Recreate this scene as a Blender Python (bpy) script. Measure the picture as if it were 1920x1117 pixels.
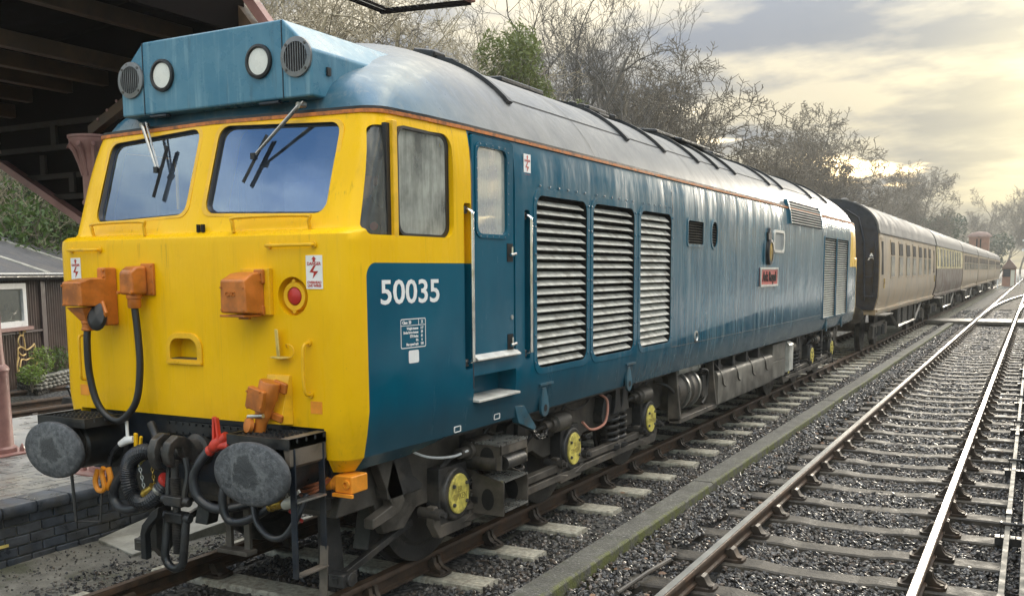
import bpy, bmesh, math, random
import numpy as np
from mathutils import Vector, Matrix, Euler

for o in list(bpy.data.objects):
    bpy.data.objects.remove(o, do_unlink=True)
SC = bpy.context.scene
COL = SC.collection
rnd = random.Random(7)

# ------------------------------------------------------------------ camera
def look_axes(yaw, pitch, roll):
    cy, sy = math.cos(yaw), math.sin(yaw)
    r = Vector((cy, sy, 0)); fh = Vector((-sy, cy, 0))
    f = fh * math.cos(pitch) + Vector((0, 0, math.sin(pitch)))
    u = r.cross(f)
    c, s = math.cos(roll), math.sin(roll)
    return f, r * c + u * s, u * c - r * s
cam_d = bpy.data.cameras.new('camera'); cam = bpy.data.objects.new('camera', cam_d); COL.objects.link(cam)
F_, R_, U_ = look_axes(0.4955, -0.1162, -0.0063)
cam.matrix_world = Matrix(((R_.x, U_.x, -F_.x, 4.8486), (R_.y, U_.y, -F_.y, 0.0), (R_.z, U_.z, -F_.z, 2.1845), (0, 0, 0, 1)))
cam_d.sensor_width = 36.0; cam_d.sensor_fit = 'HORIZONTAL'
cam_d.lens = 1803.6 / 1920 * 36
cam_d.shift_y = (720 - 558.5) / 1920
cam_d.clip_start = 0.05; cam_d.clip_end = 5000
SC.camera = cam

# ------------------------------------------------------------------ world, sun, exposure
SUN_AZ, SUN_EL = math.radians(1.0), math.radians(8.5)      # azimuth from +Y towards +X
sun_dir = Vector((math.sin(SUN_AZ) * math.cos(SUN_EL), math.cos(SUN_AZ) * math.cos(SUN_EL), math.sin(SUN_EL)))
W = bpy.data.worlds.new('World'); SC.world = W; W.use_nodes = True
nt = W.node_tree; nt.nodes.clear()
def wn(t, **k):
    n = nt.nodes.new(t)
    for a, b in k.items(): setattr(n, a, b)
    return n
def wm(op, a, b=None, c=None):
    n = wn('ShaderNodeMath', operation=op)
    for i, x in enumerate((a, b, c)):
        if x is None: continue
        if isinstance(x, (int, float)): n.inputs[i].default_value = x
        else: nt.links.new(x, n.inputs[i])
    return n.outputs[0]
sky = wn('ShaderNodeTexSky', sky_type='NISHITA', sun_disc=False)
sky.sun_elevation = SUN_EL; sky.sun_rotation = SUN_AZ; sky.altitude = 100; sky.air_density = 1.0; sky.dust_density = 1.5; sky.ozone_density = 1.5
tc = wn('ShaderNodeTexCoord')
sep = wn('ShaderNodeSeparateXYZ'); nt.links.new(tc.outputs['Generated'], sep.inputs[0])
dx, dy, dz = sep.outputs
zc = wm('MAXIMUM', dz, 0.0)
den = wm('ADD', zc, 0.16)
cmb = wn('ShaderNodeCombineXYZ')
nt.links.new(wm('DIVIDE', dx, den), cmb.inputs[0]); nt.links.new(wm('DIVIDE', dy, den), cmb.inputs[1])
# distant cloud streets drawn out across the view
mp = wn('ShaderNodeMapping'); mp.inputs['Rotation'].default_value = (0, 0, math.radians(24)); mp.inputs['Scale'].default_value = (0.8, 1.0, 1); mp.inputs['Location'].default_value = (3.1, 1.7, 0)
nt.links.new(cmb.outputs[0], mp.inputs[0])
n1 = wn('ShaderNodeTexNoise'); n1.inputs['Scale'].default_value = 1.5; n1.inputs['Detail'].default_value = 7; n1.inputs['Roughness'].default_value = 0.52; n1.inputs['Distortion'].default_value = 0.25
nt.links.new(mp.outputs[0], n1.inputs['Vector'])
n2 = wn('ShaderNodeTexNoise'); n2.inputs['Scale'].default_value = 2.1; n2.inputs['Detail'].default_value = 6; n2.inputs['Roughness'].default_value = 0.56
mp2 = wn('ShaderNodeMapping'); mp2.inputs['Location'].default_value = (8.3, 4.1, 2.0); nt.links.new(mp.outputs[0], mp2.inputs[0]); nt.links.new(mp2.outputs[0], n2.inputs['Vector'])
# broken cover: cloud nearly everywhere low down towards the sun, blue gaps elsewhere
dots = wm('ADD', wm('ADD', wm('MULTIPLY', dx, sun_dir.x), wm('MULTIPLY', dy, sun_dir.y)), wm('MULTIPLY', dz, sun_dir.z))
dots = wm('MAXIMUM', dots, 0.0)
thr = wm('SUBTRACT', 0.505, wm('MULTIPLY', dots, 0.20))
mk = wn('ShaderNodeMapRange', interpolation_type='SMOOTHSTEP'); nt.links.new(n1.outputs[0], mk.inputs[0])
nt.links.new(wm('SUBTRACT', thr, 0.06), mk.inputs[1]); nt.links.new(wm('ADD', thr, 0.07), mk.inputs[2])
mask = mk.outputs[0]
# cloud colour: lit and shaded bellies
rp = wn('ShaderNodeValToRGB'); nt.links.new(n2.outputs[0], rp.inputs[0])
rp.color_ramp.elements[0].position = 0.42; rp.color_ramp.elements[0].color = (0.25, 0.295, 0.38, 1)
rp.color_ramp.elements[1].position = 0.585; rp.color_ramp.elements[1].color = (0.92, 0.83, 0.64, 1)
e = rp.color_ramp.elements.new(0.5); e.color = (0.52, 0.515, 0.495, 1)
zen = wm('ADD', 0.155, wm('MULTIPLY', wm('MULTIPLY', zc, zc), 4.0))               # overcast skies are brighter overhead
zr = wn('ShaderNodeMixRGB', blend_type='MULTIPLY'); zr.inputs[0].default_value = 1
nt.links.new(rp.outputs[0], zr.inputs[1])
zz = wn('ShaderNodeCombineXYZ'); [nt.links.new(zen, zz.inputs[i]) for i in range(3)]
nt.links.new(zz.outputs[0], zr.inputs[2])
# forward-scattered glow of the sun behind the cloud
gl = wm('ADD', wm('MULTIPLY', wm('POWER', dots, 18.0), 0.065), wm('MULTIPLY', wm('POWER', dots, 200.0), 0.28))
gl = wm('MULTIPLY', gl, wm('ADD', 0.35, wm('MULTIPLY', n2.outputs[0], 1.3)))
glc = wn('ShaderNodeMixRGB', blend_type='MULTIPLY'); glc.inputs[0].default_value = 1; glc.inputs[1].default_value = (1.0, 0.82, 0.38, 1)
gz = wn('ShaderNodeCombineXYZ'); [nt.links.new(gl, gz.inputs[i]) for i in range(3)]
nt.links.new(gz.outputs[0], glc.inputs[2])
ca = wn('ShaderNodeMixRGB', blend_type='ADD'); ca.inputs[0].default_value = 1; nt.links.new(zr.outputs[0], ca.inputs[1]); nt.links.new(glc.outputs[0], ca.inputs[2])
bgs = wn('ShaderNodeBackground'); nt.links.new(sky.outputs[0], bgs.inputs[0]); bgs.inputs[1].default_value = 0.15
bgc = wn('ShaderNodeBackground'); nt.links.new(ca.outputs[0], bgc.inputs[0]); bgc.inputs[1].default_value = 1.0
mx = wn('ShaderNodeMixShader'); nt.links.new(mask, mx.inputs[0]); nt.links.new(bgs.outputs[0], mx.inputs[1]); nt.links.new(bgc.outputs[0], mx.inputs[2])
wo = wn('ShaderNodeOutputWorld'); nt.links.new(mx.outputs[0], wo.inputs[0])

sl = bpy.data.lights.new('sun', 'SUN'); sun = bpy.data.objects.new('sun', sl); COL.objects.link(sun)
sl.energy = 0.8; sl.angle = math.radians(10); sl.color = (1.0, 0.9, 0.74)
sun.rotation_euler = (-sun_dir).to_track_quat('-Z', 'Y').to_euler()

SC.view_settings.view_transform = 'Standard'; SC.view_settings.look = 'None'
SC.view_settings.exposure = 1.62; SC.view_settings.gamma = 1.0; SC.view_settings.use_curve_mapping = False
SC.cycles.max_bounces = 5; SC.cycles.transparent_max_bounces = 12; SC.cycles.volume_bounces = 0
SC.cycles.caustics_reflective = False; SC.cycles.caustics_refractive = False
SC.cycles.sample_clamp_indirect = 6.0

# ------------------------------------------------------------------ materials
class Mat:
    def __init__(s, name):
        s.m = bpy.data.materials.new(name); s.m.use_nodes = True; s.t = s.m.node_tree; s.t.nodes.clear()
        s.b = s.n('ShaderNodeBsdfPrincipled'); s.o = s.n('ShaderNodeOutputMaterial'); s.l(s.b.outputs[0], s.o.inputs[0])
        s.geo = s.n('ShaderNodeNewGeometry'); s.pos = s.geo.outputs['Position']
        s._sep = None
    def n(s, t, **k):
        x = s.t.nodes.new(t)
        for a, b in k.items(): setattr(x, a, b)
        return x
    def l(s, a, b): s.t.links.new(a, b)
    def xyz(s):
        if not s._sep:
            q = s.n('ShaderNodeSeparateXYZ'); s.l(s.pos, q.inputs[0]); s._sep = q.outputs
        return s._sep
    def mth(s, op, a, b=None, c=None):
        q = s.n('ShaderNodeMath', operation=op)
        for i, x in enumerate((a, b, c)):
            if x is None: continue
            if isinstance(x, (int, float)): q.inputs[i].default_value = x
            else: s.l(x, q.inputs[i])
        return q.outputs[0]
    def noise(s, scale=5, detail=4, rough=0.55, stretch=(1, 1, 1), vec=None, off=(0, 0, 0), dist=0.0):
        mp = s.n('ShaderNodeMapping'); mp.inputs['Scale'].default_value = stretch; mp.inputs['Location'].default_value = off
        s.l(vec or s.pos, mp.inputs[0])
        q = s.n('ShaderNodeTexNoise'); q.inputs['Scale'].default_value = scale; q.inputs['Detail'].default_value = detail; q.inputs['Roughness'].default_value = rough; q.inputs['Distortion'].default_value = dist
        s.l(mp.outputs[0], q.inputs['Vector']); return q.outputs[0]
    def rng(s, x, a, b, c=0.0, d=1.0, smooth=True):
        q = s.n('ShaderNodeMapRange'); q.interpolation_type = 'SMOOTHSTEP' if smooth else 'LINEAR'; q.clamp = True if not smooth else q.clamp
        s.l(x, q.inputs[0])
        for i, v in enumerate((a, b, c, d)): q.inputs[i + 1].default_value = v
        return q.outputs[0]
    def mix(s, f, a, b, mode='MIX'):
        q = s.n('ShaderNodeMixRGB', blend_type=mode)
        for i, x in enumerate((f, a, b)):
            if isinstance(x, (int, float)): q.inputs[i].default_value = x
            elif isinstance(x, tuple): q.inputs[i].default_value = x if len(x) == 4 else (*x, 1)
            else: s.l(x, q.inputs[i])
        return q.outputs[0]
    def set(s, k, v):
        if isinstance(v, (int, float)): s.b.inputs[k].default_value = v
        elif isinstance(v, tuple): s.b.inputs[k].default_value = v if len(v) == 4 else (*v, 1)
        else: s.l(v, s.b.inputs[k])
    def bump(s, h, strength=0.3, dist=0.01):
        q = s.n('ShaderNodeBump'); q.inputs['Strength'].default_value = strength; q.inputs['Distance'].default_value = dist
        s.l(h, q.inputs['Height']); s.l(q.outputs[0], s.b.inputs['Normal'])
MATS = {}
def simple(name, col, rough=0.5, metal=0.0, var=0.25, scale=9.0, bump=0.0, bscale=40.0, dirt=None, streak=0.0, rvar=0.15, spec=0.5):
    """paint/metal/timber with uneven tone, optional dirt colour in patches and runs"""
    M = Mat(name)
    n = M.noise(scale, 5, 0.6)
    dark = tuple(c * (1 - var) for c in col); light = tuple(min(1, c * (1 + var)) for c in col)
    c = M.mix(M.rng(n, 0.3, 0.7), dark, light)
    if streak:
        st = M.noise(14, 4, 0.6, (1, 1, 0.06))
        c = M.mix(M.mth('MULTIPLY', M.rng(st, 0.5, 0.75), streak), c, dirt or (0.3, 0.28, 0.25))
    if dirt:
        d = M.noise(scale * 0.45, 6, 0.65, off=(3, 7, 1))
        c = M.mix(M.rng(d, 0.48, 0.66, 0, 0.75), c, dirt)
    M.set('Base Color', c); M.set('Metallic', metal); M.set('Specular IOR Level', spec)
    M.set('Roughness', M.rng(n, 0.25, 0.75, max(0.03, rough - rvar), min(1, rough + rvar)))
    if bump: M.bump(M.noise(bscale, 4, 0.6), bump)
    MATS[name] = M.m
    return M.m

def livery():
    M = Mat('loco_paint')
    x, y, z = M.xyz()
    yy = M.mth('SUBTRACT', 13.8, M.mth('ABSOLUTE', M.mth('SUBTRACT', y, 13.8)))
    # blue panel with a rounded upper corner; yellow in front of and above it on the cab
    qx = M.mth('SUBTRACT', 4.80, yy); qz = M.mth('SUBTRACT', z, 2.155)
    ax = M.mth('MAXIMUM', qx, 0.0); az = M.mth('MAXIMUM', qz, 0.0)
    ln = M.mth('SQRT', M.mth('ADD', M.mth('MULTIPLY', ax, ax), M.mth('MULTIPLY', az, az)))
    d = M.mth('SUBTRACT', M.mth('ADD', ln, M.mth('MINIMUM', M.mth('MAXIMUM', qx, qz), 0.0)), 0.09)
    yel = M.mth('MULTIPLY', M.mth('GREATER_THAN', d, 0.0), M.mth('LESS_THAN', yy, 5.87))
    big = M.noise(1.3, 5, 0.6)
    st = M.noise(13, 5, 0.65, (1, 1, 0.05), off=(0, 0, 4))
    st2 = M.noise(5.0, 6, 0.7, (1, 1, 0.10), off=(9, 2, 1))
    blue = M.mix(M.rng(big, 0.3, 0.7), (0.0002, 0.072, 0.124), (0.0004, 0.094, 0.153))
    # faded runs plus pale reflection sheen painted into the blue, stronger along the body
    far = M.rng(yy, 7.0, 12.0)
    fade_sheen = M.mth('MULTIPLY', M.rng(st2, 0.42, 0.72), M.mth('ADD', 0.01, M.mth('MULTIPLY', far, 0.28)))
    blue = M.mix(fade_sheen, blue, (0.22, 0.30, 0.33))
    streak_sheen = M.mth('MULTIPLY', M.rng(st, 0.5, 0.7), M.mth('MULTIPLY', far, 0.32))
    blue = M.mix(streak_sheen, blue, (0.45, 0.48, 0.45))
    # brake dust along the lower skirt
    grime = M.mth('MULTIPLY', M.rng(M.mth('ADD', z, M.mth('MULTIPLY', M.noise(3, 5, 0.7, (1, 1, 0.3)), 0.30)), 1.62, 1.25), 0.45)
    blue = M.mix(grime, blue, (0.035, 0.045, 0.045))
    yl = M.mix(M.rng(big, 0.3, 0.7), (0.80, 0.455, 0.002), (0.86, 0.51, 0.003))
    yl = M.mix(M.mth('MULTIPLY', M.rng(st, 0.56, 0.76), 0.35), yl, (0.42, 0.24, 0.012))
    yl = M.mix(M.mth('MULTIPLY', M.rng(M.noise(9, 6, 0.7), 0.60, 0.78), 0.25), yl, (0.30, 0.18, 0.02))
    # brake dust and chipped edges low on the nose, drips from the fittings
    low = M.mth('MULTIPLY', M.rng(M.mth('ADD', z, M.mth('MULTIPLY', st2, 0.5)), 1.75, 1.35), M.rng(M.noise(4, 6, .7), .35, .7))
    yl = M.mix(M.mth('MULTIPLY', low, 0.35), yl, (0.30, 0.17, 0.02))
    drip = M.noise(30, 4, 0.6, (1, 1, 0.02), off=(2, 0, 0))
    yl = M.mix(M.mth('MULTIPLY', M.mth('MULTIPLY', M.rng(drip, 0.60, 0.72), M.rng(M.noise(2.2, 3), .45, .6)), 0.45), yl, (0.20, 0.11, 0.02))
    chip = M.rng(M.noise(26, 5, .75, off=(1, 1, 5)), 0.70, 0.74)
    yl = M.mix(M.mth('MULTIPLY', chip, 0.6), yl, (0.12, 0.07, 0.03))
    c = M.mix(yel, blue, yl)
    M.set('Base Color', c)
    rr = M.mth('ADD', 0.10, M.mth('MULTIPLY', M.rng(st2, 0.3, 0.75), 0.20))
    M.set('Roughness', M.mth('ADD', rr, M.mth('MULTIPLY', yel, 0.10)))
    M.bump(M.mth('ADD', M.mth('ADD', M.noise(1.6, 3, 0.5, (1, 1, 0.8)), M.mth('MULTIPLY', M.noise(6.5, 2, 0.5, (1, 1, .45)), .22)), M.mth('MULTIPLY', M.noise(60, 2, 0.5), 0.02)), 0.14, 0.10)
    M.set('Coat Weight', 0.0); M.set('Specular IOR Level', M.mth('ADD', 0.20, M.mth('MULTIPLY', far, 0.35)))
    MATS['livery'] = M.m
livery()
def roofmat():
    M = Mat('loco_roof')
    x, y, z = M.xyz()
    n = M.noise(2.2, 6, 0.65); st = M.noise(7, 6, 0.7, (1.2, 1.2, 0.15), dist=0.6)
    c = M.mix(M.rng(n, 0.3, 0.7), (0.11, 0.115, 0.118), (0.185, 0.185, 0.178))
    c = M.mix(M.rng(y, 6.6, 4.9), c, M.mix(M.rng(n, .35, .65), (0.012, 0.09, 0.15), (0.06, 0.13, 0.17)))
    c = M.mix(M.mth('MULTIPLY', M.rng(st, 0.5, 0.75), 0.5), c, (0.28, 0.275, 0.25))
    M.set('Base Color', c); M.set('Roughness', M.mth('SUBTRACT', M.rng(st, 0.3, 0.7, 0.34, 0.56), M.rng(y, 6.9, 5.6, 0.0, 0.08))); M.bump(M.noise(8, 5, 0.6), 0.12, 0.02)
    MATS['roof'] = M.m
roofmat()
def boxmat():
    M = Mat('faded_blue')
    n = M.noise(3, 5, 0.6); st = M.noise(24, 5, 0.6, (1, 1, 0.05))
    c = M.mix(M.rng(n, 0.3, 0.7), (0.035, 0.155, 0.245), (0.085, 0.225, 0.315))
    c = M.mix(M.mth('MULTIPLY', M.rng(st, 0.52, 0.72), 0.5), c, (0.25, 0.40, 0.46))
    c = M.mix(M.mth('MULTIPLY', M.rng(M.noise(17, 4, 0.6, (1, 1, 0.12), off=(4, 0, 0)), 0.58, 0.75), 0.5), c, (0.03, 0.06, 0.08))
    M.set('Base Color', c); M.set('Roughness', M.rng(n, .3, .7, .2, .4)); M.bump(M.noise(9, 5, .6), 0.12, .02)
    MATS['fadedblue'] = M.m
boxmat()
def glassmat(name, tint, refl_ior, dirt=0.0, dirtcol=(0.4, 0.4, 0.36), rough=0.02, gcol=(1, 1, 1)):
    M = Mat(name)
    tr = M.n('ShaderNodeBsdfTransparent'); tr.inputs[0].default_value = (*tint, 1)
    gl = M.n('ShaderNodeBsdfGlossy'); gl.inputs['Roughness'].default_value = rough; gl.inputs['Color'].default_value = (*gcol, 1)
    fr = M.n('ShaderNodeFresnel'); fr.inputs[0].default_value = refl_ior
    bp = M.n('ShaderNodeBump'); bp.inputs['Strength'].default_value = 0.05; bp.inputs['Distance'].default_value = 0.05; M.l(M.noise(1.5, 2), bp.inputs['Height']); M.l(bp.outputs[0], gl.inputs['Normal'])
    m1 = M.n('ShaderNodeMixShader'); M.l(fr.outputs[0], m1.inputs[0]); M.l(tr.outputs[0], m1.inputs[1]); M.l(gl.outputs[0], m1.inputs[2])
    out = m1
    if dirt:
        df = M.n('ShaderNodeBsdfDiffuse'); df.inputs[0].default_value = (*dirtcol, 1)
        m2 = M.n('ShaderNodeMixShader'); st = M.noise(11, 5, 0.65, (1, 1, 0.12)); nb = M.noise(2.5, 5, .6)
        M.l(M.mth('MULTIPLY', M.mth('ADD', M.rng(st, 0.25, 0.75), M.rng(nb, .3, .7)), dirt * 0.65), m2.inputs[0]); M.l(m1.outputs[0], m2.inputs[1]); M.l(df.outputs[0], m2.inputs[2]); out = m2
    M.l(out.outputs[0], M.o.inputs[0]); M.t.nodes.remove(M.b)
    MATS[name] = M.m
glassmat('windscreen', (0.86, 0.90, 0.95), 3.3, 0.09, (0.34, 0.42, 0.56), 0.03, (0.50, 0.70, 1.0))
glassmat('side_glass', (0.7, 0.72, 0.68), 1.5, 0.85, (0.50, 0.51, 0.45))
glassmat('quarter_glass', (0.90, 0.91, 0.89), 1.5, 0.26, (0.45, 0.46, 0.42))
glassmat('coach_glass', (0.45, 0.45, 0.42), 1.6, 0.35, (0.42, 0.40, 0.36))
glassmat('clear_glass', (0.9, 0.92, 0.92), 1.5)

simple('yellow_part', (0.78, 0.44, 0.006), 0.4, var=0.12, bump=0.05)
simple('yellow_wear', (0.72, 0.55, 0.16), 0.5, var=0.2, dirt=(0.12, 0.09, 0.03))
simple('orange', (0.50, 0.155, 0.022), 0.42, var=0.22, dirt=(0.22, 0.07, 0.02), bump=0.12)
simple('orange_bright', (0.74, 0.27, 0.02), 0.4, var=0.15)
simple('orange_line', (0.52, 0.17, 0.04), 0.55, var=0.3, scale=20, dirt=(0.10, 0.05, 0.03))
simple('black_rubber', (0.012, 0.012, 0.013), 0.45, var=0.4, bump=0.05)
simple('hose', (0.02, 0.022, 0.026), 0.38, var=0.4, bump=0.06)
simple('navy', (0.010, 0.016, 0.026), 0.4, var=0.4, dirt=(0.03, 0.03, 0.03), bump=0.1)
simple('black_paint', (0.014, 0.016, 0.018), 0.42, var=0.4, dirt=(0.045, 0.04, 0.035), bump=0.15)
simple('frame', (0.072, 0.063, 0.052), 0.5, var=0.45, scale=5, dirt=(0.16, 0.13, 0.10), bump=0.2, bscale=25)
simple('frame_dark', (0.030, 0.029, 0.028), 0.45, var=0.45, dirt=(0.09, 0.078, 0.064), bump=0.2)
simple('tank', (0.16, 0.148, 0.125), 0.5, var=0.3, scale=3, streak=0.7, dirt=(0.05, 0.045, 0.04))
simple('steel', (0.42, 0.42, 0.40), 0.32, 0.9, var=0.2, rvar=0.1)
simple('chrome', (0.72, 0.72, 0.70), 0.18, 1.0, var=0.1, rvar=0.08)
simple('alu', (0.62, 0.61, 0.56), 0.42, 0.35, var=0.15, dirt=(0.34, 0.32, 0.28))
simple('louvre', (0.60, 0.59, 0.53), 0.45, 0.1, var=0.15, scale=14, dirt=(0.30, 0.28, 0.24))
simple('void', (0.004, 0.004, 0.004), 0.8, var=0.2)
simple('axle_mark', (0.30, 0.23, 0.05), 0.6)
simple('axle_yellow', (0.72, 0.60, 0.13), 0.5, var=0.2, scale=20, dirt=(0.25, 0.19, 0.05), bump=0.1)
simple('white_paint', (0.80, 0.80, 0.78), 0.4, var=0.05)
simple('white_lamp', (0.74, 0.74, 0.68), 0.3, var=0.04)
simple('red', (0.42, 0.025, 0.018), 0.35, var=0.2)
simple('red_cock', (0.55, 0.045, 0.025), 0.4, var=0.25, dirt=(0.2, 0.03, 0.02))
simple('name_red', (0.50, 0.10, 0.085), 0.4, var=0.15)
simple('pale_yellow', (0.72, 0.64, 0.20), 0.45, var=0.15, dirt=(0.4, 0.35, 0.15))
simple('brass', (0.45, 0.30, 0.06), 0.35, 0.8, var=0.2)
simple('copper', (0.30, 0.10, 0.045), 0.4, 0.3, var=0.3)
simple('cream', (0.62, 0.60, 0.50), 0.5, var=0.08)
simple('cab_grey', (0.22, 0.24, 0.24), 0.6, var=0.15)
simple('bolt', (0.10, 0.095, 0.085), 0.45, 0.5, var=0.3)
simple('fitting_blue', (0.018, 0.085, 0.125), 0.4, var=0.3, dirt=(0.06, 0.07, 0.07))
simple('grille_metal', (0.20, 0.20, 0.20), 0.4, 0.6, var=0.2)
simple('blue_bolt', (0.02, 0.09, 0.14), 0.4, var=0.3)
simple('pink_cable', (0.55, 0.24, 0.17), 0.5)
def buffer_mat():
    M = Mat('buffer_face'); x, y, z = M.xyz()
    dxm = M.mth('SUBTRACT', M.mth('ABSOLUTE', x), 0.88); dzm = M.mth('MULTIPLY', M.mth('SUBTRACT', z, 1.02), 1.3)
    n = M.noise(9, 7, 0.7, dist=0.6); n2 = M.noise(34, 5, 0.7)
    rr = M.mth('ADD', M.mth('SQRT', M.mth('ADD', M.mth('MULTIPLY', dxm, dxm), M.mth('MULTIPLY', dzm, dzm))), M.mth('MULTIPLY', M.mth('SUBTRACT', n, 0.5), 0.26))
    c = M.mix(M.rng(n2, 0.35, 0.65), (0.055, 0.060, 0.066), (0.125, 0.130, 0.138))
    c = M.mix(M.rng(rr, 0.12, 0.09), c, (0.050, 0.054, 0.060)); c = M.mix(M.mth('MULTIPLY', M.mth('MULTIPLY', M.rng(rr, 0.10, 0.125), M.rng(rr, 0.165, 0.13)), 0.35), c, (0.22, 0.23, 0.235))
    c = M.mix(M.mth('MULTIPLY', M.rng(n2, 0.62, 0.72), 0.5), c, (0.30, 0.30, 0.29)); c = M.mix(M.rng(rr, 0.22, 0.27, 0, .6), c, (0.04, 0.043, 0.047))
    M.set('Base Color', c); M.set('Metallic', 0.2); M.set('Roughness', M.rng(rr, 0.08, 0.16, 0.34, 0.58)); M.bump(M.mth('ADD', rr, M.mth('MULTIPLY', n2, .10)), 0.7, 0.06)
    MATS['buffer_face'] = M.m
buffer_mat()

# ------------------------------------------------------------------ mesh helpers
ORG = {}
def V3(*a): return Vector(a[0]) if len(a) == 1 else Vector(a)
class MB:
    def __init__(s): s.v = []; s.f = []
    def add(s, vs, fs):
        n = len(s.v); s.v += [tuple(v) for v in vs]; s.f += [tuple(i + n for i in f) for f in fs]; return s
    def box(s, x0, x1, y0, y1, z0, z1):
        return s.add([(x0, y0, z0), (x1, y0, z0), (x1, y1, z0), (x0, y1, z0), (x0, y0, z1), (x1, y0, z1), (x1, y1, z1), (x0, y1, z1)],
                     [(0, 3, 2, 1), (4, 5, 6, 7), (0, 1, 5, 4), (1, 2, 6, 5), (2, 3, 7, 6), (3, 0, 4, 7)])
    def obox(s, c, size, rot=(0, 0, 0)):
        R = Euler(rot).to_matrix() if not isinstance(rot, Matrix) else rot
        c = Vector(c); h = [q / 2 for q in size]
        vs = [c + R @ Vector((a * h[0], b * h[1], d * h[2])) for a, b, d in ((-1, -1, -1), (1, -1, -1), (1, 1, -1), (-1, 1, -1), (-1, -1, 1), (1, -1, 1), (1, 1, 1), (-1, 1, 1))]
        return s.add(vs, [(0, 3, 2, 1), (4, 5, 6, 7), (0, 1, 5, 4), (1, 2, 6, 5), (2, 3, 7, 6), (3, 0, 4, 7)])
    def prism(s, pts, ax, a0, a1):
        n = len(pts)
        def mk(p, a): return {'x': (a, p[0], p[1]), 'y': (p[0], a, p[1]), 'z': (p[0], p[1], a)}[ax]
        area = sum(pts[i][0] * pts[(i + 1) % n][1] - pts[(i + 1) % n][0] * pts[i][1] for i in range(n))
        flip = (area < 0) ^ (ax == 'y')
        if a1 < a0: a0, a1 = a1, a0
        vs = [mk(p, a0) for p in pts] + [mk(p, a1) for p in pts]
        fs = [tuple(range(n))[::-1], tuple(range(n, 2 * n))] + [(i, (i + 1) % n, n + (i + 1) % n, n + i) for i in range(n)]
        if flip: fs = [f[::-1] for f in fs]
        return s.add(vs, fs)
    def tube(s, path, r, n=8, closed=False, caps=True):
        P = [Vector(p) for p in path]; m = len(P)
        rs = r if isinstance(r, (list, tuple)) else [r] * m
        T = []
        for i in range(m):
            if closed: t = P[(i + 1) % m] - P[i - 1]
            else: t = P[min(i + 1, m - 1)] - P[max(i - 1, 0)]
            T.append(t.normalized() if t.length > 1e-9 else Vector((0, 0, 1)))
        up = Vector((0, 0, 1)) if abs(T[0].z) < 0.9 else Vector((1, 0, 0))
        a = T[0].cross(up).normalized(); vs = []
        for i in range(m):
            a = (a - T[i] * a.dot(T[i]))
            a = a.normalized() if a.length > 1e-6 else T[i].orthogonal().normalized()
            b = T[i].cross(a)
            for k in range(n):
                t = 2 * math.pi * k / n
                vs.append(P[i] + (a * math.cos(t) + b * math.sin(t)) * rs[i])
        fs = []
        for i in range(m if closed else m - 1):
            j = (i + 1) % m
            for k in range(n):
                fs.append((i * n + k, i * n + (k + 1) % n, j * n + (k + 1) % n, j * n + k))
        if caps and not closed:
            fs.append(tuple(range(n))[::-1]); fs.append(tuple((m - 1) * n + k for k in range(n)))
        return s.add(vs, fs)
    def cyl(s, p0, p1, r, n=16, r2=None): return s.tube([p0, p1], [r, r if r2 is None else r2], n)
    def lathe(s, prof, org, axis=(0, 0, 1), n=24, sx=1.0, sy=1.0, closed=False):
        """prof: (radius, height along axis)"""
        ax = Vector(axis).normalized(); o = Vector(org)
        ref = Vector((0, 0, 1)) if abs(ax.z) < 0.9 else Vector((1, 0, 0))
        a = ref.cross(ax).normalized(); b = ax.cross(a)
        m = len(prof); vs = []
        for r, h in prof:
            for k in range(n):
                t = 2 * math.pi * k / n
                vs.append(o + ax * h + (a * math.cos(t) * sx + b * math.sin(t) * sy) * r)
        fs = []
        for i in range(m if closed else m - 1):
            j = (i + 1) % m
            for k in range(n):
                fs.append((i * n + k, i * n + (k + 1) % n, j * n + (k + 1) % n, j * n + k))
        if not closed:
            if prof[0][0] > 1e-5: fs.append(tuple(range(n))[::-1])
            if prof[-1][0] > 1e-5: fs.append(tuple((m - 1) * n + k for k in range(n)))
        return s.add(vs, fs)
    def bolt(s, p, ax, r=0.012, h=0.01):
        p = Vector(p); a = Vector(ax).normalized()
        return s.tube([p - a * h * 0.3, p + a * h], [r, r * 0.85], 6)
    def rivet(s, p, ax, r=0.012):
        return s.lathe([(r, 0), (r * 0.8, r * 0.45), (0.0005, r * 0.65)], p, ax, 6)
    def build(s, name, mat, parent=None, bevel=0.0, sharp=40, label=None, cat=None, group=None, kind=None, seg=1):
        me = bpy.data.meshes.new(name)
        off = ORG.get(parent.name, Vector((0, 0, 0))) if parent else Vector((0, 0, 0))
        me.from_pydata([(v[0] - off.x, v[1] - off.y, v[2] - off.z) for v in s.v], [], s.f)
        return fin(me, name, mat, parent, bevel, sharp, label, cat, group, kind, seg, off)
def fin(me, name, mat, parent=None, bevel=0.0, sharp=40, label=None, cat=None, group=None, kind=None, seg=1, off=None):
    me.validate(); me.update()
    if len(me.polygons) < 30000:
        bm = bmesh.new(); bm.from_mesh(me); bmesh.ops.recalc_face_normals(bm, faces=bm.faces); bm.to_mesh(me); bm.free()
    if sharp is not None:
        me.polygons.foreach_set('use_smooth', [True] * len(me.polygons))
        me.set_sharp_from_angle(angle=math.radians(sharp))
    o = bpy.data.objects.new(name, me); COL.objects.link(o)
    if mat: me.materials.append(MATS[mat] if isinstance(mat, str) else mat)
    if parent: o.parent = parent
    ORG[o.name] = off if off is not None else Vector((0, 0, 0))
    if bevel:
        b = o.modifiers.new('bevel', 'BEVEL'); b.width = bevel; b.segments = seg; b.limit_method = 'ANGLE'; b.angle_limit = math.radians(40); b.harden_normals = True
    tag(o, label, cat, group, kind); return o
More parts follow.
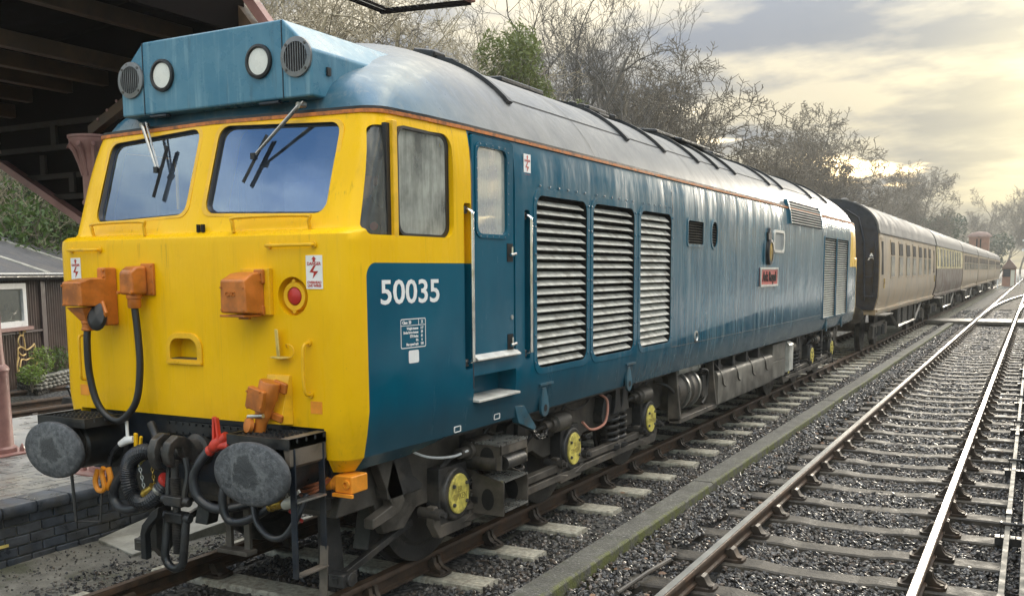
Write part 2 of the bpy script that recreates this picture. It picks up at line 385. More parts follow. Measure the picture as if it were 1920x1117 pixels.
def tag(o, label=None, cat=None, group=None, kind=None):
    if label: o['label'] = label
    if cat: o['category'] = cat
    if group: o['group'] = group
    if kind: o['kind'] = kind
    return o
def thing(name, loc, label=None, cat=None, group=None, kind=None):
    o = bpy.data.objects.new(name, None); COL.objects.link(o); o.location = loc; o.empty_display_size = 0.2
    ORG[o.name] = Vector(loc); return tag(o, label, cat, group, kind)
def dup(o, parent=None):
    c = o.copy(); COL.objects.link(c); c.parent = parent
    for ch in list(o.children): dup(ch, c)
    return c
def inst(src, name, parent, M):
    """a further piece sharing mesh data"""
    o = bpy.data.objects.new(name, src.data); COL.objects.link(o); o.parent = parent; o.matrix_local = M; ORG[o.name] = ORG.get(parent.name); return o
def text(name, s, size, M, mat, parent, extrude=0.002, offset=0.0, xs=1.0, align='CENTER'):
    cu = bpy.data.curves.new(name, 'FONT'); cu.body = s; cu.size = size; cu.extrude = extrude; cu.offset = offset; cu.align_x = align; cu.align_y = 'CENTER'; cu.resolution_u = 3
    t = bpy.data.objects.new('tmp', cu); COL.objects.link(t)
    me = bpy.data.meshes.new_from_object(t); bpy.data.objects.remove(t); bpy.data.curves.remove(cu)
    off = ORG.get(parent.name, Vector((0, 0, 0)))
    me.transform(Matrix.Translation(-off) @ M @ Matrix.Diagonal((xs, 1, 1, 1))); me.name = name; me.materials.clear()
    return fin(me, name, mat, parent, off=off, sharp=30)
def arc(c, r, a0, a1, n, plane='yz', k=0.0, ry=None):
    out = []
    for i in range(n + 1):
        t = math.radians(a0 + (a1 - a0) * i / n); p, q = c[0] + r * math.cos(t), c[1] + (ry or r) * math.sin(t)
        out.append({'yz': (k, p, q), 'xz': (p, k, q), 'xy': (p, q, k)}[plane])
    return out
def rrect(a0, a1, b0, b1, r, n=5):
    """rounded rectangle outline, 2d"""
    if not isinstance(r, (tuple, list)): r = (r,) * 4
    pts = []
    for (cx, cy, s, rr) in ((a1 - r[0], b1 - r[0], 0, r[0]), (a0 + r[1], b1 - r[1], 90, r[1]), (a0 + r[2], b0 + r[2], 180, r[2]), (a1 - r[3], b0 + r[3], 270, r[3])):
        for i in range(n + 1):
            t = math.radians(s + 90 * i / n); pts.append((cx + rr * math.cos(t), cy + rr * math.sin(t)))
    return pts
def spline(pts, n=8):
    """Catmull-Rom through the points"""
    P = [Vector(p) for p in pts]; P = [P[0] * 2 - P[1]] + P + [P[-1] * 2 - P[-2]]; out = []
    for i in range(1, len(P) - 2):
        for k in range(n):
            t = k / n; a, b, c, d = P[i - 1], P[i], P[i + 1], P[i + 2]
            out.append(0.5 * ((2 * b) + (c - a) * t + (2 * a - 5 * b + 4 * c - d) * t * t + (3 * b - a - 3 * c + d) * t ** 3))
    out.append(P[-2]); return out
def frame_prism(mb, outer, inner, ax, a0, a1):
    """ring between two outlines with equal point counts"""
    n = len(outer)
    def mk(p, a): return {'x': (a, p[0], p[1]), 'y': (p[0], a, p[1]), 'z': (p[0], p[1], a)}[ax]
    vs = [mk(p, a) for a in (a0, a1) for q in (outer, inner) for p in q]
    fs = []
    for i in range(n):
        j = (i + 1) % n
        fs += [(i, j, n + j, n + i), (2 * n + i, 3 * n + i, 3 * n + j, 2 * n + j), (i, 2 * n + i, 2 * n + j, j), (n + i, n + j, 3 * n + j, 3 * n + i)]
    return mb.add(vs, fs)
# ================================================================== LOCOMOTIVE
RW = 1.310
YM = 13.8                                   # middle of the body
loco = thing('locomotive', (0, YM, 0), 'blue diesel locomotive with yellow cab front numbered 50035', 'locomotive')
def sx(y):                                  # half width of the body side at y (cab tapers slightly)
    yy = YM - abs(y - YM)
    return 1.31 + 0.05 * max(0, min(1, (yy - 4.7) / 1.15))
def outline(yfc, yfo, r, w0=1.31, w1=1.36, na=6):
    q = [(0.0, yfc), ((w0 - r) * 0.5, (yfc + yfo) / 2), (w0 - r, yfo)]
    for i in range(1, na + 1):
        t = math.radians(-90 + 90 * i / na); q.append((w0 - r + r * math.cos(t), yfo + r + r * math.sin(t)))
    q += [(w0 + (w1 - w0) * 0.6, max(yfo + r + 0.05, 5.39)), (w1, max(yfo + r + .1, 5.85)), (w1, 9.0)]
    full = q + [(x, 2 * YM - y) for x, y in q[::-1]]
    full = full + [(-x, y) for x, y in full[::-1]][1:-1]
    return full
def loft(levels, cap=True):
    """levels: list of (z, outline)"""
    m = MB(); n = len(levels[0][1]); vs = []
    for z, o in levels: vs += [(x, y, z) for x, y in o]
    fs = [(i * n + k, i * n + (k + 1) % n, (i + 1) * n + (k + 1) % n, (i + 1) * n + k) for i in range(len(levels) - 1) for k in range(n)]
    if cap: fs += [tuple(range(n))[::-1], tuple((len(levels) - 1) * n + k for k in range(n))]
    return m.add(vs, fs)
def roundpoly(pts, r, n=5):
    out = []; N = len(pts); rs = r if isinstance(r, (list, tuple)) else [r] * N
    for i in range(N):
        p = Vector(pts[i]); a = (Vector(pts[i - 1]) - p).normalized(); b = (Vector(pts[(i + 1) % N]) - p).normalized()
        ang = a.angle(b); d = rs[i] / math.tan(ang / 2); c = p + (a + b).normalized() * (rs[i] / math.sin(ang / 2))
        s, e = p + a * d, p + b * d; a0 = math.atan2(s.y - c.y, s.x - c.x); a1 = math.atan2(e.y - c.y, e.x - c.x)
        da = (a1 - a0 + math.pi) % (2 * math.pi) - math.pi
        out += [(c.x + rs[i] * math.cos(a0 + da * k / n), c.y + rs[i] * math.sin(a0 + da * k / n)) for k in range(n + 1)]
    return out
levels = [(1.05, 4.55, 4.55, .15, -.05), (1.2, 4.535, 4.535, .15, -.02), (1.345, 4.53, 4.53, .15, 0), (1.8, 4.53, 4.53, .15, 0), (2.37, 4.53, 4.53, .15, 0), (2.415, 4.538, 4.538, .15, 0),
          (2.44, 4.558, 4.575, .155, 0), (2.452, 4.578, 4.645, .16, 0), (2.47, 4.586, 4.662, .16, 0), (2.80, 4.686, 4.765, .165, 0), (2.92, 4.723, 4.806, .166, -.003), (3.02, 4.754, 4.841, .167, -.011), (3.10, 4.778, 4.869, .168, -.022), (3.17, 4.80, 4.893, .17, -.037), (3.20, 4.81, 4.90, .17, -.045)]
shell = loft([(z, outline(a, b, r, 1.31 + i, 1.36 + i)) for z, a, b, r, i in levels])
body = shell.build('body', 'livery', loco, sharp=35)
def cutter(mb, mat):
    me = bpy.data.meshes.new('cut'); me.from_pydata([(v[0], v[1] - YM, v[2]) for v in mb.v], [], mb.f)
    bm = bmesh.new(); bm.from_mesh(me); bmesh.ops.recalc_face_normals(bm, faces=bm.faces); bm.to_mesh(me); bm.free()
    me.materials.append(MATS[mat]); o = bpy.data.objects.new('cut', me); COL.objects.link(o); o.location = (0, YM, 0); return o
WS = {}                                     # windscreen outlines (x, z)
for s in (1, -1):
    WS[s] = roundpoly([(s * 0.088, 2.572), (s * 1.035, 2.545), (s * 1.035, 3.112), (s * 0.088, 3.148)], .075)
SW = roundpoly([(4.70, 2.415), (5.655, 2.415), (5.655, 3.105), (4.885, 3.085)], [.05, .09, .10, .05])
GR = [(6.872, 7.862), (7.992, 9.01), (9.175, 10.115)]
cutA = MB().prism([(4.70, 1.5), (4.70, 2.40), (4.80, 2.47), (5.0, 3.14), (6.75, 3.14), (6.75, 1.5)], 'x', -1.24, 1.24)
c1 = cutter(cutA, 'cab_grey')
cb = MB()
for s in (1, -1): cb.prism(WS[s], 'y', 4.3, 5.05)
cb.prism(SW, 'x', 1.1, 1.6); cb.prism(SW, 'x', -1.6, -1.1); cb.prism(rrect(5.96, 6.40, 2.45, 3.07, .06, 3), 'x', -1.6, -1.1)
cb.prism(rrect(5.885, 6.52, 1.545, 3.15, .02, 2), 'x', 1.1, 1.6)
cb.prism(rrect(5.885, 6.525, 1.255, 1.445, .01, 2), 'x', 1.20, 1.6)
cb.box(5.0, 5.1, 0, 0.1, 20, 20.1)
for k in range(len(cb.v) - 8, len(cb.v)): pass
cb.v = cb.v[:-8]; cb.f = cb.f[:-6]
cb.prism(rrect(5.775, 5.865, 1.50, 2.66, .02, 2), 'x', 1.29, 1.6)
cb.prism(rrect(6.675, 6.765, 1.50, 2.66, .02, 2), 'x', 1.29, 1.6)
cb.box(-1.10, 1.10, 4.3, 4.72, 0.9, 1.245)
cb.prism(roundpoly([(0.075, 1.625), (-0.175, 1.625), (-0.175, 1.765), (0.075, 1.765)], [.01, .01, .07, .07]), 'y', 4.3, 4.62)   # foot recess
for s in (1, -1): cb.lathe([(.118, 0), (.118, .4)], (s * .89, 4.20, 2.045), (0, 1, 0), 24)                                   # tail lamp wells
c2 = cutter(cb, 'livery')
cg = MB()
for a, b in GR: cg.prism(rrect(a, b, 1.405, 2.79, .10, 4), 'x', 1.22, 1.6)
cg.prism(rrect(10.68, 11.26, 2.485, 2.755, .03, 3), 'x', 1.28, 1.6)
cg.prism(rrect(11.60, 11.83, 2.465, 2.78, .11, 5), 'x', 1.28, 1.6)
cg.prism(rrect(18.84, 20.05, 1.27, 2.79, .03, 2), 'x', 1.28, 1.6); cg.prism(rrect(20.17, 21.42, 1.27, 2.79, .03, 2), 'x', 1.28, 1.6)
c3 = cutter(cg, 'void')
for c in (c1, c2, c3):
    md = body.modifiers.new('b', 'BOOLEAN'); md.object = c; md.operation = 'DIFFERENCE'; md.solver = 'EXACT'; md.material_mode = 'TRANSFER'
bpy.context.view_layer.update()
me = bpy.data.meshes.new_from_object(body.evaluated_get(bpy.context.evaluated_depsgraph_get()))
body.modifiers.clear(); body.data = me; me.name = 'body'
me.polygons.foreach_set('use_smooth', [True] * len(me.polygons)); me.set_sharp_from_angle(angle=math.radians(32))
for c in (c1, c2, c3): bpy.data.objects.remove(c)

# cab skirts below the corners
for s in (1, -1):
    top = [(s * 1.105, 4.56)] + [(s * (1.11 + .15 * math.cos(math.radians(t))), 4.70 + .15 * math.sin(math.radians(t))) for t in range(-90, 1, 15)] + [(s * 1.305, 5.62), (s * 1.105, 5.62)]
    bot = [(s * 1.105, 4.62)] + [(s * (1.09 + .10 * math.cos(math.radians(t))), 4.72 + .10 * math.sin(math.radians(t))) for t in range(-90, 1, 15)] + [(s * 1.20, 5.25), (s * 1.105, 5.25)]
    n = len(top)
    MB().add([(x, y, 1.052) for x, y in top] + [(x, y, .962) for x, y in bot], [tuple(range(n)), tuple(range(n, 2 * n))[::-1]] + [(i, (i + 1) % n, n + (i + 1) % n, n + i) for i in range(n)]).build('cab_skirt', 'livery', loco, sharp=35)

# roof
Rr = (RW ** 2 + .82 ** 2) / (2 * .82)
lv = []
for i in range(15):
    ph = math.asin(RW / Rr) * (1 - i / 14.0); w = max(.06, Rr * math.sin(ph)); z = 3.17 + Rr * math.cos(ph) - (Rr - .82); q = (z - 3.17) / .82
    lv.append((z, outline(4.885 + 1.45 * q ** 2.0, 4.905 + 1.45 * q ** 2.0, min(w * .95, .17 + .75 * q), max(.05, w - .05 * (1 - q)), w, 8)))
roof = loft(lv).build('roof', 'roof', loco, sharp=50)
# headcode box with the four-lamp panel
hb = MB(); poly = [(.855, 3.275), (.855, 3.56), (.625, 3.765), (-.625, 3.765), (-.855, 3.56), (-.855, 3.275)]
hx = MB().prism(poly, 'y', 4.81, 6.05).build('headcode_box', 'fadedblue', loco, bevel=.018, seg=2)
for s in (1, -1):
    MB().lathe([(.084, 0), (.082, -.010), (.0005, -.013)], (s * .434, 4.808, 3.523), (0, 1, 0), 32).build('marker_lamp', 'white_lamp', hx)
    MB().lathe([(.084, .0), (.084, -.014), (.090, -.022), (.106, -.018), (.108, .0)], (s * .434, 4.808, 3.523), (0, 1, 0), 32, closed=True).build('lamp_rim', 'black_rubber', hx, sharp=60)
    MB().lathe([(.094, 0), (.0005, 0.001)], (s * .742, 4.806, 3.52), (0, 1, 0), 32).build('horn_recess', 'void', hx)
    MB().lathe([(.092, .0), (.092, -.016), (.122, -.013), (.124, .0)], (s * .742, 4.808, 3.52), (0, 1, 0), 32, closed=True).build('horn_ring', 'grille_metal', hx, sharp=60)
    for k in range(-4, 5):
        x = k * .0195; h = math.sqrt(.092 ** 2 - x * x)
        MB().box(s * .742 + x - .0024, s * .742 + x + .0024, 4.793, 4.803, 3.52 - h, 3.52 + h).build('grille_bar', 'grille_metal', hx)
    for a in (45, 135, 225, 315):
        MB().bolt((s * .742 + .107 * math.cos(math.radians(a)), 4.796, 3.52 + .107 * math.sin(math.radians(a))), (0, -1, 0), .010, .008).build('bolt', 'bolt', hx)
    MB().box(s * .624 - .003, s * .624 + .003, 4.806, 4.812, 3.28, 3.755).build('panel_seam', 'navy', hx)
    MB().obox((s * .50, 4.83, 3.262), (.16, .05, .016)).build('hinge', 'navy', hx, bevel=.004)
MB().box(.855, .868, 4.95, 4.985, 3.42, 3.47).build('catch', 'black_paint', hx)
# orange cantrail band
def ring(z0, z1, offo, offi):
    lo = []
    for z, d in ((z0, offo), (z1, offo), (z1, offi), (z0, offi)):
        lo.append([(x, y, z) for x, y in outline(4.805 - d, 4.895 - d, .17, 1.275 + d, 1.325 + d)])
    n = len(lo[0]); vs = [p for l in lo for p in l]
    return MB().add(vs, [(i * n + k, i * n + (k + 1) % n, ((i + 1) % 4) * n + (k + 1) % n, ((i + 1) % 4) * n + k) for i in range(4) for k in range(n)])
ring(3.163, 3.185, .012, -.03).build('cantrail_band', 'orange_line', loco)
ring(3.186, 3.205, .002, -.05).build('gutter', 'black_paint', loco)

# roof ribs, walkway and fittings
def roofp(x, y, d=0.0):
    z = 3.17 + math.sqrt(Rr * Rr - x * x) - (Rr - .82); nn = Vector((x, 0, math.sqrt(Rr * Rr - x * x))).normalized()
    return Vector((x, y, z)) + nn * d
for y in (6.95, 9.5, 10.65, 11.9, 12.75, 13.6, 15.6, 16.5, 18.9, 20.4):
    for s in (1, -1):
        m = MB(); xs = [.12 + (1.04 - .12) * i / 12 for i in range(13)]
        vs = []
        for x in xs:
            for dy, d in ((-.028, -.01), (-.028, .032), (.028, .032), (.028, -.01)): vs.append(roofp(s * x, y + dy, d))
        fs = [(i * 4 + k, i * 4 + (k + 1) % 4, i * 4 + 4 + (k + 1) % 4, i * 4 + 4 + k) for i in range(12) for k in range(4)] + [(0, 1, 2, 3), (48, 49, 50, 51)]
        m.add(vs, fs).build('roof_rib', 'black_paint', roof)
        MB().obox(roofp(s * 1.06, y, .018), (.05, .075, .03), (0, s * .85, 0)).build('rib_foot', 'black_paint', roof)
for s in (1, -1):
    for y0, y1, x in ((6.95, 15.55, 1.03), (15.65, 21.5, 1.03)):
        m = MB(); P = [roofp(s * (x + d), y, e) for y in (y0, y1) for d, e in ((-.006, .004), (.006, .004))]
        m.add(P, [(0, 1, 3, 2)]).build('roof_seam', 'void', roof)
    for yy_ in (8.2, 11.2, 12.3, 14.6, 17.6):
        m = MB(); n = 12; L = [roofp(s * (.05 + 1.28 * i / n), yy_ + d, .0035) for d in (-.005, .005) for i in range(n + 1)]
        m.add(L, [(i, i + 1, n + 2 + i, n + 1 + i) for i in range(n)]).build('roof_seam', 'frame_dark', roof)
MB().obox(roofp(.30, 6.98, .03), (.22, .20, .07), (0, .2, 0)).build('roof_vent', 'black_paint', roof, bevel=.02)
MB().obox(roofp(.42, 7.12, .02), (.12, .12, .05), (0, .25, 0)).build('roof_vent', 'black_paint', roof, bevel=.012)
for (x, y, lx, ly, h) in ((.10, 8.6, .5, .9, .05), (.20, 10.1, .6, .5, .05), (.3, 10.4, .2, .7, .045), (.45, 10.25, .12, .3, .04), (.2, 12.3, .7, .9, .045), (.25, 13.2, .8, 1.3, .04), (.3, 14.6, .5, .6, .04)):
    MB().obox(roofp(x, y, h * .4), (lx, ly, h), (0, math.asin(x / Rr), 0)).build('roof_hatch', 'black_paint', roof, bevel=.015)
for k in range(9):
    MB().obox(roofp(.34 + .05 * (k % 3), 9.75 + .11 * k, .035), (.08, .05, .06), (0, .25, 0)).build('exhaust_lug', 'frame_dark', roof, bevel=.01)

# ---------------------------------------------------------------- cab glazing
def plane_y(x, z):                          # windscreen plane
    return 4.586 + .3137 * (z - 2.47) + .0745 * abs(x)
for s in (1, -1):
    ol = WS[s]; cx = s * .56; cz = 2.85
    def ins(d): return [(x + (cx - x) / math.hypot(cx - x, cz - z) * d, z + (cz - z) / math.hypot(cx - x, cz - z) * d) for x, z in ol]
    gi = ins(.004)
    ws = MB().add([(x, plane_y(x, z) + .028, z) for x, z in gi], [tuple(range(len(gi)))]).build('windscreen', 'windscreen', loco, sharp=None)
    n = len(ol); a, b, c = ol, ins(.020), ins(.001)
    vs = [(x, plane_y(x, z) + .004, z) for x, z in c] + [(x, plane_y(x, z) + .026, z) for x, z in b] + [(x, plane_y(x, z) + .034, z) for x, z in b] + [(x, plane_y(x, z) + .045, z) for x, z in c]
    MB().add(vs, [(i * n + k, i * n + (k + 1) % n, ((i + 1) % 4) * n + (k + 1) % n, ((i + 1) % 4) * n + k) for i in range(4) for k in range(n)]).build('window_seal', 'black_rubber', ws)
    # raised surround of the windscreen
    o2 = [(x - (cx - x) / math.hypot(cx - x, cz - z) * .035, z - (cz - z) / math.hypot(cx - x, cz - z) * .030) for x, z in ol]
    vs = [(x, plane_y(x, z) - q, z) for l, q in ((o2, -.003), (o2, .006), (ol, .006), (ol, -.003)) for x, z in l]
    MB().add(vs, [(i * n + k, i * n + (k + 1) % n, ((i + 1) % 4) * n + (k + 1) % n, ((i + 1) % 4) * n + k) for i in range(4) for k in range(n)]).build('window_surround', 'yellow_part', ws)
def wiper(piv, end, blade0, blade1, sfx):
    w = MB().tube([piv, (Vector(piv) * .55 + Vector(end) * .45), end], [.014, .012, .009], 8)
    d = Vector((.03, .005, .02))
    w.tube([Vector(piv) + d, Vector(end) + d * .5], .007, 6); w.cyl(Vector(piv) + Vector((0, .05, .01)), Vector(piv) + Vector((0, -.012, 0)), .02, 10)
    ob = w.build('wiper', 'steel', loco)
    b = MB(); b0, b1 = Vector(blade0), Vector(blade1)
    b.obox((b0 + b1) / 2, (.012, .02, (b1 - b0).length), (b1 - b0).to_track_quat('Z', 'Y').to_matrix()); b.obox((b0 + b1) / 2 + Vector((-.012, .004, 0)), (.018, .008, (b1 - b0).length * .96), (b1 - b0).to_track_quat('Z', 'Y').to_matrix())
    b.obox(Vector(end), (.035, .03, .04)); b.build('wiper_blade', 'black_rubber', ob)
# right: pivot under the headcode box sweeping down to the left
def onplane(x, z, d=-.02): return (x, plane_y(x, z) + d, z)
wiper((.765, 4.79, 3.222), onplane(.435, 2.925, -.035), onplane(.495, 3.06), onplane(.375, 2.76), 0)
wiper((-.645, 4.80, 3.205), onplane(-.43, 2.885, -.035), onplane(-.385, 3.045), onplane(-.425, 2.70), 1)
# side windows
def shell_x(y, z):
    t = (z - 2.47) / .70; yo = 4.662 + .231 * t; r = .16 + .01 * t; yc = yo + r; w = 1.31 - .022 * max(0, (z - 2.92) / .18) ** 2
    return (w - r + math.sqrt(max(0, r * r - (yc - y) ** 2))) if y < yc else w + .05 * max(0, min(1, (y - yc) / (5.85 - yc)))
m = MB(); vs = []; nz, ny = 8, 6
for j in range(nz + 1):
    z = 2.42 + (3.085 - 2.42) * j / nz; yf = 4.702 + .18 * j / nz + (.04 if j in (0, nz) else 0)
    for i in range(ny + 1): y = yf + (4.99 - yf) * i / ny; vs.append((shell_x(y, z) - .022, y, z))
m.add(vs, [(j * 7 + i, j * 7 + i + 1, j * 7 + i + 8, j * 7 + i + 7) for j in range(nz) for i in range(ny)]); m.build('quarter_window', 'quarter_glass', loco, sharp=80)
sg = MB().add([(sx(y) - .035, y, z) for y, z in rrect(5.045, 5.615, 2.425, 3.085, .07)], [tuple(range(24))]); cwin = sg.build('sliding_window', 'side_glass', loco, sharp=None)
MB().add([(-1.26, y, z) for y, z in ((4.72, 2.42), (5.64, 2.42), (5.64, 3.09), (4.90, 3.08))], [(0, 1, 2, 3)]).build('side_window', 'quarter_glass', loco, sharp=None); MB().add([(-1.28, y, z) for y, z in ((5.96, 2.45), (6.40, 2.45), (6.40, 3.07), (5.96, 3.07))], [(0, 1, 2, 3)]).build('side_window', 'quarter_glass', loco, sharp=None)
MB().box(-1.325, -1.265, 4.995, 5.045, 2.40, 3.12).build('window_pillar', 'yellow_part', loco)
MB().box(1.265, 1.325, 4.995, 5.045, 2.40, 3.12).build('window_pillar', 'yellow_part', loco, bevel=.006)
m = MB(); frame_prism(m, rrect(5.045, 5.645, 2.415, 3.1, .08), rrect(5.062, 5.605, 2.432, 3.082, .07), 'x', 1.285, 1.318); m.build('window_rubber', 'black_rubber', cwin)
MB().box(1.27, 1.30, 4.955, 4.995, 2.41, 3.1).build('window_rubber', 'black_rubber', cwin)
MB().box(1.32, RW, 5.66, 5.675, 2.52, 2.93).build('window_runner', 'yellow_wear', cwin)
for k in range(4): MB().rivet((RW, 5.667, 2.55 + .115 * k), (1, 0, 0), .008).build('rivet', 'yellow_part', cwin)

# cab interior
MB().box(-1.23, 1.23, 6.60, 6.63, 1.55, 3.13).build('cab_bulkhead', 'cream', loco)
MB().box(-1.23, 1.23, 4.72, 6.74, 1.505, 1.53).build('cab_floor', 'cab_grey', loco)
MB().prism([(4.78, 1.55), (5.05, 1.55), (5.05, 2.35), (4.82, 2.44)], 'x', -1.2, 1.2).build('cab_desk', 'cab_grey', loco, bevel=.02)
for s in (.62, -.62):
    st = MB().obox((s, 5.62, 2.02), (.46, .44, .10)).build('cab_seat', 'black_rubber', loco, bevel=.03)
    MB().obox((s, 5.86, 2.34), (.44, .09, .60), (-.12, 0, 0)).build('seat_back', 'navy', st, bevel=.04); MB().cyl((s, 5.62, 1.53), (s, 5.62, 1.98), .06, 10).build('seat_post', 'frame_dark', st)
MB().obox((-.22, 6.35, 2.45), (.5, .3, 1.3)).build('cab_cupboard', 'white_paint', loco, bevel=.02)
MB().obox((.25, 6.57, 2.35), (.62, .04, 1.5)).build('bulkhead_door', 'white_paint', loco, bevel=.01)
MB().obox((-.02, 5.75, 2.45), (.42, .03, .85)).build('cab_partition', 'white_paint', loco, bevel=.02)
MB().obox((-.85, 5.35, 2.52), (.30, .12, .30)).build('cab_instrument', 'cream', loco, bevel=.03)
for x in (.42, .54): MB().cyl((x, 5.6, 1.55), (x, 5.6, 3.1), .014, 8).build('cab_pole', 'chrome', loco)
for x in (.6, .72): MB().box(x, x + .03, 6.4, 6.43, 1.55, 3.1).build('cab_conduit', 'steel', loco)

# ---------------------------------------------------------------- cab door and side equipment
X = 1.36
dm = MB(); frame_prism(dm, rrect(5.895, 6.510, 1.555, 3.14, .03, 5), rrect(5.965, 6.40, 2.455, 3.07, .06, 5), 'x', 1.315, 1.352)
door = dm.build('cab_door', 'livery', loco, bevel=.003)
MB().add([(1.335, y, z) for y, z in rrect(5.965, 6.40, 2.455, 3.07, .06, 5)], [tuple(range(24))]).build('door_window', 'side_glass', door, sharp=None)
m = MB(); frame_prism(m, rrect(5.935, 6.43, 2.425, 3.10, .08, 5), rrect(5.967, 6.398, 2.457, 3.068, .06, 5), 'x', 1.352, 1.36); fr = m.build('door_window_frame', 'livery', door, bevel=.002)
rp_ = [(5.95, 2.46 + .075 * k) for k in range(9)] + [(6.415, 2.46 + .075 * k) for k in range(9)] + [(6.0 + .09 * k, 3.085) for k in range(5)] + [(6.0 + .09 * k, 2.44) for k in range(5)]
m = MB()
for y, z in rp_: m.rivet((1.36, y, z), (1, 0, 0), .007)
m.build('rivets', 'blue_bolt', fr, kind='stuff')
for z in (2.335, 1.655):
    h = MB().box(1.353, 1.356, 6.40, 6.49, z - .075, z + .06).build('handle_pocket', 'void', door)
    MB().tube([(1.375, 6.42, z - .025), (1.375, 6.50, z - .015)], .012, 10).cyl((1.35, 6.46, z - .02), (1.38, 6.46, z - .02), .011, 8).cyl((1.37, 6.455, z - .03), (1.37, 6.455, z + .035), .009, 8).build('door_handle', 'chrome', door)
MB().prism([(1.35, 1.55), (1.395, 1.553), (1.395, 1.566), (1.35, 1.598)], 'y', 5.89, 6.545).build('door_sill', 'alu', loco, bevel=.003)
MB().cyl((1.352, 6.47, 1.84), (1.36, 6.47, 1.84), .018, 12).build('door_lock', 'steel', door)
for yc in (5.825, 6.72):
    P = [(1.30, yc, 2.62), (RW, yc, 2.628), (1.385, yc, 2.60), (1.392, yc, 2.55)] + [(1.392, yc, 2.2), (1.392, yc, 1.62), (1.385, yc, 1.565), (RW, yc, 1.54), (1.30, yc, 1.545)]
    hr = MB().tube(spline(P, 4), .0145, 10).build('handrail', 'chrome', loco)
    for z in (2.615, 1.545): MB().obox((1.33, yc - .01, z), (.03, .06, .055)).build('rail_bracket', 'frame_dark', hr, bevel=.006)
MB().prism([(1.21, 1.26), (1.40, 1.255), (1.40, 1.272), (1.21, 1.285)], 'y', 5.89, 6.52).build('step_tread', 'alu', loco, bevel=.003)
# engine-air grilles with their slats
for gi_, (a, b) in enumerate(GR):
    m = MB(); frame_prism(m, rrect(a - .05, b + .05, 1.355, 2.84, .13, 5), rrect(a + .004, b - .004, 1.41, 2.785, .10, 5), 'x', 1.358, 1.3655)
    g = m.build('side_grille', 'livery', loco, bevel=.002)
    MB().box(1.226, 1.232, a, b, 1.41, 2.785).build('grille_backing', 'void', g)
    n = 19
    for k in range(n):
        z = 1.43 + (2.78 - 1.43) * (k + .35) / n
        ins_ = .012 if .09 < (z - 1.405) < 1.29 else .055
        th = .85 + (.15 if (gi_ == 2) else 0) + rnd.uniform(-.05, .05)
        dz = .0225 * th + (.003 if gi_ == 2 else 0)
        dr = rnd.uniform(-.004, .004) * (1 if gi_ < 2 else 3)
        MB().prism([(1.300, z + dz), (1.354, z - dz), (1.352, z - dz - .006), (1.295, z + dz - .006)], 'y', a + ins_, b - ins_).build('slat', 'louvre', g).rotation_euler = (0, 0, 0)
    m = MB()
    for z in [1.46 + .215 * k for k in range(7)]:
        for y in ((a - .028,) if gi_ == 0 else (a - .045,)) + ((b + .03,) if gi_ == 2 else (b + .015,)): m.rivet((1.366, y, z), (1, 0, 0), .0125)
    for k in range(6): m.rivet((1.366, a + .06 + (b - a - .12) * k / 5, 2.86), (1, 0, 0), .0125)
    m.build('rivets', 'blue_bolt', g, kind='stuff')
def louvre(a, b, z0, z1, n, name='louvre_panel', oval=False, mat='louvre', r=.03):
    m = MB(); rr = r; frame_prism(m, rrect(a - .03, b + .03, z0 - .03, z1 + .03, rr + .03, 5), rrect(a + .003, b - .003, z0 + .003, z1 - .003, rr, 5), 'x', 1.357, 1.368)
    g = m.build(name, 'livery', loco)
    for k in range(n):
        z = z0 + (z1 - z0) * (k + .5) / n; h = (z1 - z0) / n * .27; i = .005
        if oval: q = abs((k + .5) / n - .5) * 2; i = (b - a) * .5 * (1 - math.sqrt(max(0.05, 1 - max(0, (q - .3) / .7) ** 2)))
        MB().prism([(1.31, z + h), (1.352, z - h), (1.350, z - h - .005), (1.305, z + h - .004)], 'y', a + i, b - i).build('slat', mat, g)
    return g
louvre(10.68, 11.26, 2.485, 2.755, 9, 'vent_grille', mat='frame')
louvre(11.60, 11.83, 2.465, 2.78, 10, 'oval_vent', True, 'frame', r=.11)
louvre(18.84, 20.05, 1.27, 2.79, 34); louvre(20.17, 21.42, 1.27, 2.79, 34)
# upper grille across the cantrail
rg = MB(); zt = [(1.375, 2.93), (1.355, 3.10), (1.30, 3.30), (1.25, 3.30), (1.33, 2.93)]
rg.prism(zt, 'y', 15.85, 18.40); rg = rg.build('cantrail_grille', 'void', loco)
for k in range(8):
    z = 2.955 + .043 * k; xx = 1.38 - max(0, z - 2.95) * .12 - max(0, z - 3.10) * .16
    MB().prism([(xx - .03, z + .016), (xx + .012, z - .010), (xx + .012, z - .016), (xx - .03, z + .008)], 'y', 15.87, 18.38).build('slat', 'louvre', rg)
for y in (15.83, 18.40): MB().prism([(1.395, 2.92), (1.375, 3.10), (1.315, 3.31), (1.25, 3.31), (1.33, 2.92)], 'y', y, y + .04).build('grille_end', 'livery', rg)
# body seams
for y in (10.14, 18.6, 5.872):
    MB().prism([(1.35, 1.36), (1.3618, 1.36), (1.3618, 2.85), (1.351, 3.02), (1.325, 3.15), (1.31, 3.15)], 'y', y, y + .012).build('body_seam', 'navy', loco)
MB().box(1.3595, 1.3625, 10.16, 18.6, 1.3435, 1.349).build('body_seam', 'frame', loco)
